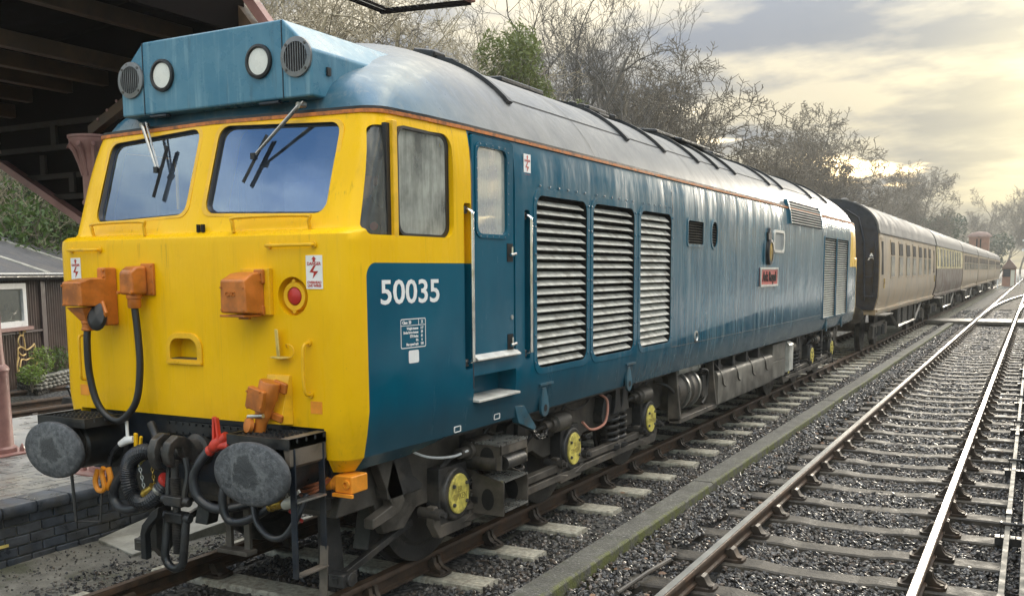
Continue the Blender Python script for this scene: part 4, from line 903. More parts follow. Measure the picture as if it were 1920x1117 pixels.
# orange train-heating socket below the corner
os_ = MB().box(1.13, 1.265, 4.58, 4.74, .845, .955).build('heating_socket', 'orange_bright', loco, bevel=.01, seg=2)
MB().lathe([(.06, 0), (.06, .03), (.05, .035), (.05, .06), (.058, .065), (.058, .10)], (1.14, 4.66, .89), (-1, -.25, 0), 18).build('socket_boss', 'orange_bright', os_)
MB().lathe([(.028, 0), (.028, -.012), (.016, -.014), (.016, 0)], (1.225, 4.578, .905), (0, 1, 0), 16, closed=True).obox((1.20, 4.57, .836), (.15, .02, .02)).build('socket_latch', 'orange_bright', os_)

# ================================================================== BOGIES
def bogie(y1, mir=1):
    """y1: leading axle; mir = 1 or -1 along the track"""
    Y = lambda d: y1 + mir * d
    AX = (0.0, 2.055, 4.11)
    f = MB()
    top = [(-1.25, .62), (-1.1, 1.0), (-.35, 1.02), (.45, .98), (1.4, .93), (2.9, .93), (4.6, .98), (5.0, .9), (5.05, .62), (4.62, .55), (4.50, .50), (3.75, .50), (3.55, .60), (2.60, .60), (2.42, .50), (1.70, .50), (1.5, .60), (.5, .60), (.34, .50), (-.34, .50), (-.5, .38), (-.75, .40), (-.85, .62)]
    P = [(Y(a), b) for a, b in top]
    f.prism(P, 'x', .93, 1.00); f.prism(P, 'x', -1.0, -.93)
    for d in (-1.1, 1.03, 3.1, 4.9): f.box(-.93, .93, Y(d) - .08, Y(d) + .08, .6, .85)
    B = f.build('bogie', 'frame', loco, bevel=.012)
    for s in (1, -1):
        for i, d in enumerate(AX):
            yc = Y(d)
            ab = MB().obox((s * 1.045, yc, .55), (.12, .40, .42)).lathe([(.19, .0), (.19, .07), (.178, .085)], (s * 1.06, yc, .546), (s, 0, 0), 28, sx=1, sy=1.05)
            ab.build('axlebox', 'frame_dark', B, bevel=.01)
            MB().lathe([(.138, 0), (.138, .012), (.133, .018), (.0005, .019)], (s * 1.142, yc, .546), (s, 0, 0), 28, sx=1.0, sy=1.10).build('axlebox_cover', 'axle_yellow', B)
            for a in (35, 145, 215, 325): MB().bolt((s * 1.162, yc + .110 * math.cos(math.radians(a)), .546 + .122 * math.sin(math.radians(a))), (s, 0, 0), .016, .014).build('cover_bolt', 'bolt', B)
            if s > 0:
                for t_, dz in (('BR', .035), ('TIMKEN', -.02)): text('cover_lettering', t_, .065, sideM(yc, .546 + dz, 1.1605), 'axle_mark', B, .0015, .0, .8)
            # hornguide stay under the box, with its pins
            stp = [(yc - .30, .50), (yc - .24, .50), (yc - .20, .345), (yc + .20, .345), (yc + .24, .50), (yc + .30, .50), (yc + .30, .36), (yc + .22, .25), (yc - .22, .25), (yc - .30, .36)]
            MB().prism(stp, 'x', s * 1.05, s * 1.12).build('hornstay', 'frame', B, bevel=.008)
            for q in (-.27, .27):
                MB().cyl((s * .98, yc + q, .445), (s * 1.17, yc + q, .445), .042, 12).cyl((s * 1.1, yc + q, .445), (s * 1.205, yc + q, .445), .024, 8).build('stay_pin', 'frame_dark', B)
            # wheel
            MB().lathe([(.08, -.02), (.40, -.02), (.43, .0), (.515, -.005), (.545, .0), (.545, .105), (.575, .118), (.57, .14), (.43, .14), (.40, .11), (.12, .11), (.08, .13)], (s * .82, yc, .546), (-s, 0, 0), 40).build('wheel', 'frame_dark', B, sharp=30)
        # equalising beams: twin bars slung between the boxes
        for a, b in ((.22, 1.85), (2.26, 3.90)):
            for z in (.39, .30):
                e = MB(); e.prism([(Y(a - .15), z), (Y(a + .05), z + .05), (Y(b - .05), z + .05), (Y(b + .15), z), (Y(b - .02), z - .02), (Y(a + .02), z - .02)], 'x', s * 1.05, s * 1.13); e.build('equalising_beam', 'frame', B, bevel=.010)
        for yc in (Y(1.03), Y(3.16), Y(3.36)):
            sp = MB(); pts = [(s * 1.05 + .085 * math.cos(t * .6283), yc + .085 * math.sin(t * .6283), .40 + .0068 * t) for t in range(0, 51)]
            sp.tube(pts, .019, 6); sp.build('coil_spring', 'frame_dark', B, sharp=60)
            MB().cyl((s * 1.05, yc, .36), (s * 1.05, yc, .41), .115, 18).prism([(yc - .12, .74), (yc + .12, .74), (yc + .075, .82), (yc + .05, 1.0), (yc - .05, 1.0), (yc - .075, .82)], 'x', s * .98, s * 1.14).build('spring_seat', 'frame_dark', B, bevel=.006)
        for yc in (Y(1.75), Y(3.88), Y(.33)):
            bc = MB().lathe([(.04, -.28), (.04, -.17), (.06, -.17), (.065, -.12), (.085, -.11), (.09, .0), (.09, .14), (.08, .15), (.03, .155)], (s * 1.12, yc, .835), (0, 1, 0), 22); bc.build('brake_cylinder', 'frame', B)
            MB().prism([(yc - .06, .70), (yc + .06, .70), (yc + .075, .95), (yc - .075, .95)], 'x', s * .99, s * 1.06).tube(spline([(s * 1.12, yc + .1, .93), (s * 1.14, yc + .16, .99), (s * 1.08, yc + .26, .96), (s * 1.03, yc + .28, .80)], 4), .012, 6).build('cylinder_bracket', 'frame_dark', B)
            MB().tube([(s * 1.12, yc - .26, .835), (s * 1.10, yc - .36, .82), (s * 1.05, yc - .44, .74), (s * .99, yc - .46, .60)], .02, 7).build('brake_rod', 'frame_dark', B)
        for d in (1.0, -.62, 3.05):
            yc = Y(d); MB().prism([(yc - .22, .74), (yc - .15, .92), (yc - .05, .95), (yc + .05, .92), (yc + .10, .78), (yc + .22, .70), (yc + .20, .66), (yc - .20, .66)], 'x', s * .99, s * 1.10).build('damper_bracket', 'frame_dark', B, bevel=.008)
        MB().tube(spline([(s * 1.02, Y(-.55), .98), (s * 1.10, Y(-.35), .88), (s * 1.12, Y(-.05), .83), (s * 1.16, Y(.12), .85)], 5), .010, 6).build('lubricator_pipe', 'white_paint' if mir > 0 else 'frame', B)
        for q in range(5): MB().tube(spline([(s * 1.02, Y(.6 + .75 * q), .93), (s * 1.06, Y(.75 + .75 * q), .88), (s * 1.06, Y(1.0 + .75 * q), .90), (s * 1.03, Y(1.2 + .75 * q), .95)], 4), .012, 6).build('bogie_pipe', 'frame_dark', B)
    # brake blocks and rigging at the leading end
    for s in (1, -1):
        MB().prism([(Y(-.72), .25), (Y(-.60), .25), (Y(-.52), .55), (Y(-.60), .85), (Y(-.70), .85), (Y(-.64), .55)], 'x', s * .70, s * .84).build('brake_block', 'frame_dark', B, bevel=.01)
        MB().prism([(Y(-1.15), .95), (Y(-1.05), .95), (Y(-.98), .18), (Y(-1.08), .08), (Y(-1.16), .18)], 'x', s * .76, s * .84).build('guard_iron', 'frame_dark', B, bevel=.006)
        MB().obox((s * .92, Y(-.75), .28), (.05, .9, .05), (.22 * mir, 0, 0)).obox((s * .92, Y(-1.1), .18), (.12, .16, .09)).cyl((s * .84, Y(-1.1), .18), (s * 1.0, Y(-1.1), .18), .05, 10).build('brake_rigging', 'frame_dark', B, bevel=.006)
        MB().prism([(Y(-.95), .95), (Y(-.75), .95), (Y(-.62), .62), (Y(-.70), .54), (Y(-1.0), .50), (Y(-1.0), .57), (Y(-.78), .62)], 'x', s * 1.02, s * 1.10).build('bogie_hanger', 'frame', B, bevel=.01)
    return B
b1 = bogie(6.0, 1); b2 = bogie(21.08, -1)
# crew steps on the leading bogie
stp = MB().prism([(6.22, .90), (6.62, .90), (6.62, .72), (6.22, .72)], 'x', 1.12, 1.13).build('crew_step', 'black_paint', b1)
MB().box(1.14, 1.40, 6.20, 6.215, .70, .89).box(1.14, 1.40, 6.62, 6.635, .70, .89).box(1.385, 1.40, 6.2, 6.635, .815, .90).build('step_box', 'frame', stp, bevel=.004)
for z, xa, xb, ya, yb in ((.885, 1.14, 1.40, 6.205, 6.63), (.60, 1.16, 1.40, 6.26, 6.63), (.37, 1.16, 1.40, 6.26, 6.63)):
    g = MB()
    for k in range(9): g.box(xa + (xb - xa) * k / 8 - .003, xa + (xb - xa) * k / 8 + .003, ya, yb, z, z + .016)
    for k in range(13): g.obox(((xa + xb) / 2, ya + (yb - ya) * (k + .5) / 13, z + .008), (xb - xa, .006, .014), (0, 0, .25 if k % 2 else -.25))
    g.build('step_grid', 'steel', stp, sharp=None)
for y in (6.24, 6.632):
    m = MB(); o_ = roundpoly([(1.12, .72), (1.16, .66), (1.40, .60), (1.40, .34), (1.12, .34)], [.01] * 5, 3); m.prism(o_, 'y', y, y + .012); pl = m.build('step_plate', 'frame', stp, bevel=.003)
    MB().add([(1.26 + .055 * math.cos(t), y - .002, .46 + .085 * math.sin(t)) for t in [k * .3927 for k in range(16)]], [tuple(range(16))]).build('plate_hole', 'void', pl, sharp=None)
MB().add([(1.28 + .06 * math.cos(t), 6.198, .80 + .075 * math.sin(t)) for t in [k * .3927 for k in range(16)]], [tuple(range(16))]).build('plate_hole', 'void', stp, sharp=None)
MB().cyl((1.02, 6.25, .75), (1.36, 6.25, .75), .07, 14).cyl((1.36, 6.3, .74), (1.36, 6.6, .74), .055, 12).build('step_tube', 'frame_dark', stp)
chain((1.27, 6.92, .95), (1.18, 7.42, .82), 14, .09, .010, .034, 'frame_dark', b1)
MB().tube(spline([(1.10, 8.75, .98), (1.17, 8.80, .90), (1.18, 8.72, .70), (1.14, 8.48, .66), (1.10, 8.35, .75)], 5), .013, 8).build('sander_pipe', 'pink_cable', b1)

# ================================================================== UNDERFRAME BETWEEN THE BOGIES
uf = MB().box(-1.15, 1.15, 4.75, 22.9, .98, 1.06).build('underframe', 'frame_dark', loco)
cr = MB()
for y in (10.75, 12.20): cr.prism([(1.12, 1.05), (1.22, 1.05), (1.24, .80), (1.28, .45), (1.20, .42), (1.12, .42)], 'y', y, y + .05)
cr.box(1.14, 1.27, 10.75, 12.25, .40, .46); cr = cr.build('exhauster_cradle', 'frame', loco, bevel=.006)
MB().lathe([(.10, -.55), (.20, -.53), (.23, -.45), (.23, -.15), (.25, -.13), (.25, .0), (.23, .02), (.23, .22), (.20, .25), (.08, .28)], (1.02, 11.45, .74), (0, 1, 0), 28).build('exhauster_motor', 'frame', cr, sharp=30)
for d in (-.3, .1): MB().lathe([(.235, 0), (.262, .0), (.262, .05), (.235, .05)], (1.02, 11.4 + d, .74), (0, 1, 0), 28, closed=True).build('motor_band', 'steel', cr, sharp=30)
MB().cyl((1.12, 11.0, .99), (1.12, 11.75, .98), .055, 14).cyl((1.12, 11.75, .98), (1.12, 11.80, .98), .068, 14).build('silencer_pipe', 'alu', cr)
MB().obox((1.10, 11.95, .72), (.22, .25, .30)).cyl((1.1, 11.95, .87), (1.1, 11.95, .95), .06, 12).build('compressor_filter', 'frame_dark', cr, bevel=.02)
MB().tube(spline([(1.2, 11.75, .95), (1.23, 11.9, .93), (1.22, 12.0, .85), (1.2, 12.0, .6), (1.18, 11.9, .5)], 4), .02, 8).tube(spline([(1.0, 10.6, .9), (1.15, 10.65, .85), (1.2, 10.85, .7), (1.15, 11.0, .6)], 4), .018, 8).obox((1.15, 10.9, .72), (.12, .14, .2)).build('compressor_pipe', 'frame_dark', cr)
tk = MB().prism(roundpoly([(1.25, .41), (1.25, .86), (-1.25, .86), (-1.25, .41)], [.03, .06, .06, .03], 3), 'y', 12.37, 15.40).build('fuel_tank', 'tank', loco)
for y in (12.5, 13.25, 14.05, 14.85): MB().tube(spline([(1.10, y, 1.02), (1.2, y + .02, .90), (1.255, y + .05, .78), (1.258, y + .10, .68), (1.256, y + .22, .64)], 4), .010, 6).build('tank_strap', 'frame', tk)
for k in range(4): MB().cyl((1.12, 12.75 + .7 * k, .86), (1.12, 12.75 + .7 * k, .92), .07, 10).obox((1.1, 12.6 + .7 * k, .94), (.2, .12, .16)).build('tank_filler', 'frame_dark', tk)
MB().box(-1.24, 1.24, 15.43, 16.32, .44, .72).box(-1.24, 1.24, 15.43, 16.32, .725, 1.0).build('battery_box', 'tank', loco, bevel=.008)
MB().prism([(1.24, .47), (1.24, .98), (1.29, .93), (1.29, .5)], 'y', 16.42, 16.70).box(.9, 1.24, 16.42, 16.70, .47, .99).build('cable_box', 'alu', loco, bevel=.006)

# ================================================================== DRIVER
def driver():
    t = thing('person', (.62, 5.5, 1.53), 'person in a dark jacket seated behind the cab side window', 'person')
    J = {'pelvis': (.66, 5.60, 2.12), 'spine': (.68, 5.60, 2.32), 'chest': (.72, 5.55, 2.50), 'neck': (.74, 5.50, 2.66), 'skull': (.75, 5.47, 2.72),
         'shL': (.55, 5.55, 2.57), 'elL': (.45, 5.42, 2.36), 'wrL': (.50, 5.20, 2.36), 'shR': (.92, 5.52, 2.57), 'elR': (1.0, 5.38, 2.36), 'wrR': (.92, 5.18, 2.38),
         'hipL': (.56, 5.56, 2.12), 'knL': (.55, 5.16, 2.10), 'anL': (.55, 5.12, 1.64), 'toL': (.55, 4.98, 1.58), 'hipR': (.76, 5.56, 2.12), 'knR': (.77, 5.16, 2.10), 'anR': (.77, 5.12, 1.64), 'toR': (.77, 4.98, 1.58)}
    RAD = {'pelvis': .15, 'spine': .14, 'chest': .15, 'neck': .06, 'skull': .055, 'shL': .075, 'elL': .052, 'wrL': .036, 'shR': .075, 'elR': .052, 'wrR': .036, 'hipL': .09, 'knL': .07, 'anL': .05, 'toL': .045, 'hipR': .09, 'knR': .07, 'anR': .05, 'toR': .045}
    E_ = [('pelvis', 'spine'), ('spine', 'chest'), ('chest', 'neck'), ('neck', 'skull'), ('chest', 'shL'), ('shL', 'elL'), ('elL', 'wrL'), ('chest', 'shR'), ('shR', 'elR'), ('elR', 'wrR'), ('pelvis', 'hipL'), ('hipL', 'knL'), ('knL', 'anL'), ('anL', 'toL'), ('pelvis', 'hipR'), ('hipR', 'knR'), ('knR', 'anR'), ('anR', 'toR')]
    ks = list(J); me = bpy.data.meshes.new('body'); o0 = Vector(t.location)
    me.from_pydata([tuple(Vector(J[k]) - o0) for k in ks], [(ks.index(a), ks.index(b)) for a, b in E_], [])
    o = bpy.data.objects.new('body', me); COL.objects.link(o); o.parent = t
    sk = o.modifiers.new('skin', 'SKIN'); o.modifiers.new('sub', 'SUBSURF').levels = 2; o.modifiers['sub'].render_levels = 2; sk.use_smooth_shade = True
    for i, k in enumerate(ks):
        r = RAD[k]; me.skin_vertices[0].data[i].radius = (r, r * (.75 if k in ('chest', 'spine') else 1)); me.skin_vertices[0].data[i].use_root = (k == 'pelvis')
    me.materials.append(MATS['jacket'])
    c = Vector((.76, 5.44, 2.81))
    hd = MB(); prof = []
    N = 20
    for i in range(N + 1):
        a = -math.pi / 2 + math.pi * i / N; z = math.sin(a) * .122; r = math.cos(a) * (.078 + (.012 if z > 0 else -.008)); prof.append((max(r, .0005), z))
    hd.lathe(prof, c, (0, 0, 1), 24, sx=1.18, sy=.92)
    hd.prism([(c.y - .088, c.z + .02), (c.y - .085, c.z - .035), (c.y - .122, c.z - .035)], 'x', c.x - .016, c.x + .016)
    hd.lathe([(.0005, 0), (.026, .005), (.02, .018)], c + Vector((.085, .01, -.005)), (1, 0, 0), 10, sy=1.4); hd.lathe([(.0005, 0), (.026, .005), (.02, .018)], c + Vector((-.085, .01, -.005)), (-1, 0, 0), 10, sy=1.4)
    h = hd.build('head', 'skin', t, sharp=80)
    m = MB()
    for s in (-.032, .032): m.lathe([(.011, 0), (.0005, .007)], c + Vector((s, -.083, .018)), (0, -1, 0), 8)
    m.obox(c + Vector((0, -.082, -.062)), (.05, .01, .008)); m.build('face_features', 'frame_dark', h)
    prof2 = [(r * 1.06, z * 1.05) for r, z in prof if z > .01]
    MB().lathe(prof2, c + Vector((0, .012, .008)), (0, 0, 1), 24, sx=1.16, sy=.95).build('hair', 'hair', h, sharp=80)
    MB().lathe([(.03, 0), (.028, .004), (.0005, .005)], (.86, 5.41, 2.50), (.3, -1, .2), 14).build('jacket_badge', 'red', t)
    for w, s in (('wrL', -1), ('wrR', 1)):
        p = Vector(J[w]); hand = MB(); hand.obox(p + Vector((0, -.05, 0)), (.075, .085, .03))
        for k in range(4): hand.tube([p + Vector((-.028 + .019 * k, -.085, 0)), p + Vector((-.028 + .019 * k, -.12 - .006 * (k % 3), -.004)), p + Vector((-.028 + .019 * k, -.145 - .006 * (k in (1, 2)), -.025))], [.0095, .009, .008], 6)
        hand.tube([p + Vector((-s * .036, -.03, 0)), p + Vector((-s * .058, -.06, -.006)), p + Vector((-s * .055, -.09, -.016))], [.011, .010, .008], 6); hand.build('hand', 'skin', t, bevel=.006)
simple('jacket', (.035, .038, .045), .7, var=.2); simple('skin', (.48, .27, .19), .5, var=.08); simple('hair', (.22, .20, .18), .7)
driver()
# ================================================================== GROUND AND TRACK
def ground_mat(name, c1, c2, c3, scale, bump):
    M = Mat(name)
    n = M.noise(scale, 7, 0.7); v = M.n('ShaderNodeTexVoronoi'); v.inputs['Scale'].default_value = 19; M.l(M.pos, v.inputs['Vector'])
    c = M.mix(M.rng(n, .3, .7), c1, c2); c = M.mix(M.rng(M.noise(.35, 5, .6), .45, .65), c, c3)
    cc = M.n('ShaderNodeSeparateColor'); M.l(v.outputs['Color'], cc.inputs[0])
    c = M.mix(M.mth('MULTIPLY', cc.outputs[0], .75), c, (.012, .012, .012), 'MIX')
    M.set('Base Color', c); M.set('Roughness', .75); M.bump(M.mth('SUBTRACT', 1.0, v.outputs['Distance']), bump, .05); MATS[name] = M.m
ground_mat('ballast_ground', (.045, .043, .040), (.10, .095, .088), (.06, .062, .042), 3, .9)
def stone_mat():
    M = Mat('ballast_stone')
    oi = M.n('ShaderNodeObjectInfo')
    rnd_ = oi.outputs['Random']
    ramp = M.n('ShaderNodeValToRGB'); M.l(rnd_, ramp.inputs[0]); e = ramp.color_ramp
    e.elements[0].color = (.020, .020, .022, 1); e.elements[1].color = (.24, .225, .20, 1); e.elements[1].position = 1.0
    for p, c in ((.35, (.050, .047, .043, 1)), (.7, (.092, .084, .073, 1)), (.9, (.125, .09, .065, 1))): q = e.elements.new(p); q.color = c
    c = M.mix(M.rng(M.noise(40, 3), .35, .7), ramp.outputs[0], (.03, .03, .03)); 
    M.set('Base Color', M.mix(.6, ramp.outputs[0], c)); M.set('Roughness', .40); M.set('Specular IOR Level', .5); M.bump(M.noise(90, 3), .25, .01); MATS['stone'] = M.m
stone_mat()
simple('leaf_litter', (.17, .095, .05), .7, var=.4, scale=3)
simple('rail_side', (.075, .050, .034), .6, .3, var=.35, scale=12, dirt=(.12, .065, .035), bump=.15)
simple('rail_top', (.52, .51, .48), .34, 1.0, var=.06, scale=4, rvar=.03)
simple('rail_dull', (.13, .085, .055), .5, .5, var=.3, dirt=(.10, .06, .035))
simple('chair', (.055, .043, .034), .55, .3, var=.4, dirt=(.10, .065, .04), bump=.2)
simple('key', (.16, .10, .06), .7, var=.3)
simple('sleeper_pale', (.40, .375, .30), .8, var=.3, scale=30, dirt=(.20, .17, .13), bump=.5)
simple('sleeper_dark', (.115, .103, .085), .55, var=.35, scale=12, dirt=(.05, .046, .04), bump=.3)
simple('sleeper_wet', (.075, .066, .053), .65, var=.45, scale=7, dirt=(.032, .029, .025), bump=.6, rvar=.15, spec=.22)
def conc():
    M = Mat('mossy_concrete'); x, y, z = M.xyz()
    n = M.noise(6, 6, .65); c = M.mix(M.rng(n, .3, .7), (.062, .060, .049), (.115, .11, .092))
    c = M.mix(M.rng(M.noise(45, 3, .6), .55, .72), c, (.26, .25, .225)); c = M.mix(M.mth('MULTIPLY', M.rng(M.noise(9, 6, .7, off=(5, 5, 0)), .50, .64), .22), c, (.075, .085, .022))
    c = M.mix(M.mth('MULTIPLY', M.rng(M.noise(1.7, 6, .7, off=(2, 9, 0)), .45, .65), .55), c, (.055, .052, .042))
    c = M.mix(M.mth('MULTIPLY', M.rng(x, 1.90, 1.95), M.rng(M.noise(7, 6, .7), .38, .6)), c, (.10, .11, .022))
    M.set('Base Color', c); M.set('Roughness', .8); M.bump(M.mth('ADD', M.noise(50, 4), M.noise(8, 5, .7)), .5, .02); MATS['mossy'] = M.m
conc()
gm = MB(); GX = [-400, -60, -22, -13, -7, -2.4, -1.9, -1.4, 1.4, 1.8, 2.2, 6.5, 12, 60, 400]
GZ = [0, 0, 0, -.05, -.2, -.2, -.22, -.2, -.2, -.23, -.23, -.23, -.3, -.3, -.3]
ys = [-30, 0, 30, 100, 300, 2500]
gm.add([(x, y, z - .02) for y in ys for x, z in zip(GX, GZ)], [(j * 15 + i, j * 15 + i + 1, (j + 1) * 15 + i + 1, (j + 1) * 15 + i) for j in range(5) for i in range(14)])
gm.build('ground', 'ballast_ground', None, kind='structure')

def railprof(dx=0.0):      # bullhead section
    h = .036
    return [(-h, -.008), (-h + .008, 0), (h - .008, 0), (h, -.008), (h, -.040), (.010, -.055), (.010, -.112), (.032, -.122), (.032, -.142), (-.032, -.142), (-.032, -.122), (-.010, -.112), (-.010, -.055), (-h, -.040)]
def rail(name, par, x, y0, y1, path=None):
    r = MB().prism([(x + a, b) for a, b in railprof()], 'y', y0, y1).build(name, 'rail_side', par, sharp=50)
    MB().add([(x - .027, y0, .0045), (x + .027, y0, .0045), (x + .027, y1, .0045), (x - .027, y1, .0045)], [(0, 1, 2, 3)]).build('running_surface', par.get('_m', 'rail_top') if False else RT_, r)
    return r
RT_ = 'rail_top'
def sleeper_mesh(shaped):
    m = MB()
    if shaped:      # concrete with the dipped middle
        secs = [(-1.27, -.168, .125), (-.45, -.168, .125), (-.30, -.188, .115), (.30, -.188, .115), (.45, -.168, .125), (1.27, -.168, .125)]
    else: secs = [(-1.30, -.17, .125), (1.30, -.17, .125)]
    n = len(secs); vs = []
    for x, z, w in secs: vs += [(x, -w - .015, -.34), (x, w + .015, -.34), (x, w, z - .012), (x, w - .018, z), (x, -w + .018, z), (x, -w, z - .012)]
    fs = [(i * 6 + k, i * 6 + (k + 1) % 6, i * 6 + 6 + (k + 1) % 6, i * 6 + 6 + k) for i in range(n - 1) for k in range(6)] + [tuple(range(6)), tuple(range((n - 1) * 6, n * 6))]
    return m.add(vs, fs)
def chair_mesh():
    m = MB()
    m.prism(roundpoly([(-.17, -.09), (.17, -.09), (.17, .09), (-.17, .09)], .05, 3), 'z', -.168, -.145)
    sw = [(.04, -.145), (.16, -.145), (.145, -.132), (.10, -.115), (.075, -.08), (.068, -.035), (.05, -.028), (.040, -.045), (.018, -.06), (.018, -.11), (.038, -.122)]
    m.prism(sw, 'y', -.055, -.015); m.prism(sw, 'y', .015, .055); m.prism([(.04, -.145), (.10, -.12), (.07, -.09), (.042, -.09)], 'y', -.016, .016)
    sw2 = [(-.04, -.145), (-.14, -.145), (-.11, -.12), (-.085, -.07), (-.06, -.06), (-.040, -.075), (-.018, -.075), (-.018, -.11), (-.038, -.122)]
    m.prism(sw2, 'y', -.05, .05)
    for x, y in ((.14, -.055), (-.14, .055)): m.cyl((x, y, -.15), (x, y, -.125), .017, 6)
    return m
def track(name, xc, y0, y1, ysep, sp, first, shaped, smat, label_y, chairs_to=None, hide=None):
    t = thing(name, (xc, 0, 0), kind='structure')
    for s in (-1, 1): rail('rail', t, xc + s * .752, y0, y1)
    # chair/sleeper prototypes in local coordinates
    proto_s = proto_c = None
    y = first; k = 0; rest = MB()
    while y < y1:
        jy = rnd.uniform(-.015, .015); ang = rnd.uniform(-.006, .006)
        if y < ysep:
            if proto_s is None:
                o = sleeper_mesh(shaped); o.v = [(a + xc, b, c) for a, b, c in o.v]; proto_s = o.build('sleeper', smat, t, bevel=.0, sharp=6); proto_s.location = (0, y, 0)
            else: inst(proto_s, 'sleeper', t, Matrix.Translation((0, y + jy, rnd.uniform(-.006, .004))) @ Matrix.Rotation(ang, 4, 'Z'))
            for s in (-1, 1):
                if proto_c is None:
                    o = chair_mesh(); o.v = [(a + xc, b, c) for a, b, c in o.v]; proto_c = o.build('chair', 'chair', t, sharp=40); proto_c.location = (s * .752, y, 0); proto_c.rotation_euler = (0, 0, math.pi)
                else: inst(proto_c, 'chair', t, Matrix.Translation((s * .752, y + jy, 0)) @ Matrix.Rotation(0 if s > 0 else math.pi, 4, 'Z'))
        else: rest.box(xc - 1.28, xc + 1.28, y - .12, y + .12, -.3, -.165)
        y += sp; k += 1
    if rest.v: rest.build('distant_sleepers', smat, t, kind='stuff')
    return t
RT_ = 'rail_dull'
track('loco_track', 0, -2, 190, 46, .855, 3.64, False, 'sleeper_pale', 0)
RT_ = 'rail_top'
track('near_track', 3.472, -3, 330, 62, .80, 2.0, True, 'sleeper_wet', 0)
RT_ = 'rail_dull'
track('siding_track', -8.75, -2, 60, 22, .80, 6.0, False, 'sleeper_dark', 0)
track('far_siding_track', -12.0 + .75, 0, 60, 0, .80, 6.0, False, 'sleeper_dark', 0)

# diverging turnout rails and barrow crossing further along
RT_ = 'rail_top'
tt = thing('turnout_track', (0, 0, 0), kind='structure')
for off in (0, 1.5):
    P = [(2.72 + off + .00 + .0009 * max(0, y - 52) ** 2, y) for y in range(52, 125, 4)]
    m = MB(); n = 4; vs = []
    for x, y in P: vs += [(x - .035, y, -.14), (x + .035, y, -.14), (x + .035, y, .002), (x - .035, y, .002)]
    m.add(vs, [(i * 4 + k, i * 4 + (k + 1) % 4, i * 4 + 4 + (k + 1) % 4, i * 4 + 4 + k) for i in range(len(P) - 1) for k in range(4)]); m.build('rail', 'rail_top', tt)
bc = thing('barrow_crossing', (2, 46, 0), 'worn timber foot crossing laid across both tracks far ahead', 'crossing')
for (x0, x1) in ((-.66, .66), (.86, 2.58), (2.82, 4.12), (4.32, 6.0)):
    for k in range(6): MB().box(x0, x1, 44.6 + .42 * k, 44.98 + .42 * k, -.12, .01 + rnd.uniform(-.008, .006)).build('plank', 'sleeper_dark', bc, bevel=.01)

# concrete kerb between the tracks
kb = thing('concrete_kerb', (1.96, 5, 0), 'long mossy concrete kerb lying between the two tracks', 'kerb')
y = .2; pk = None
while y < 44:
    L = 2.42
    m = MB().prism([(1.715, -.30), (1.705, -.075), (1.72, -.058), (1.93, -.058), (1.945, -.075), (1.95, -.30)], 'y', y, y + L - .012)
    o = m.build('kerb_block', 'mossy', kb, bevel=.006)
    o.location.x += rnd.uniform(-.006, .006); o.location.z += rnd.uniform(-.005, .005)
    y += L

# point rodding beside the right-hand rail
simple('rod_steel', (.12, .115, .095), .6, .1, var=.35, scale=8, dirt=(.24, .23, .20), spec=.3)
rod = thing('point_rodding', (4.8, 8, 0), 'two parallel steel signal rods on rollers beside the nearer track', 'rodding')
for x in (4.755, 4.885):
    MB().box(x - .022, x + .022, -1, 70, -.045, -.005).build('rod', 'rod_steel', rod, bevel=.004)
k = 0
for y in np.arange(2.8, 60, 3.15):
    m = MB().box(4.66, 4.98, y - .05, y + .05, -.17, -.10).box(4.70, 4.71, y - .03, y + .03, -.17, .03).box(4.815, 4.825, y - .03, y + .03, -.17, .03).box(4.93, 4.94, y - .03, y + .03, -.17, .03).cyl((4.69, y, .012), (4.955, y, .012), .016, 8)
    if k == 0: p0 = m.build('roller_stool', 'frame_dark', rod); yk = y
    else: inst(p0, 'roller_stool', rod, Matrix.Translation((0, y - yk, 0)))
    k += 1
for y in (5.6, 7.0, 9.6, 14.3): MB().obox((4.755, y, .002), (.046, .16, .016)).build('rod_joint', 'frame', rod)
# loose timber by the kerb
MB().tube([(2.30, 6.3, -.13), (2.36, 6.75, -.10), (2.42, 7.1, -.085)], [.016, .018, .02], 8).build('iron_bar', 'frame', None, label='short rusty iron bar lying on the ballast beside the kerb', cat='iron bar')

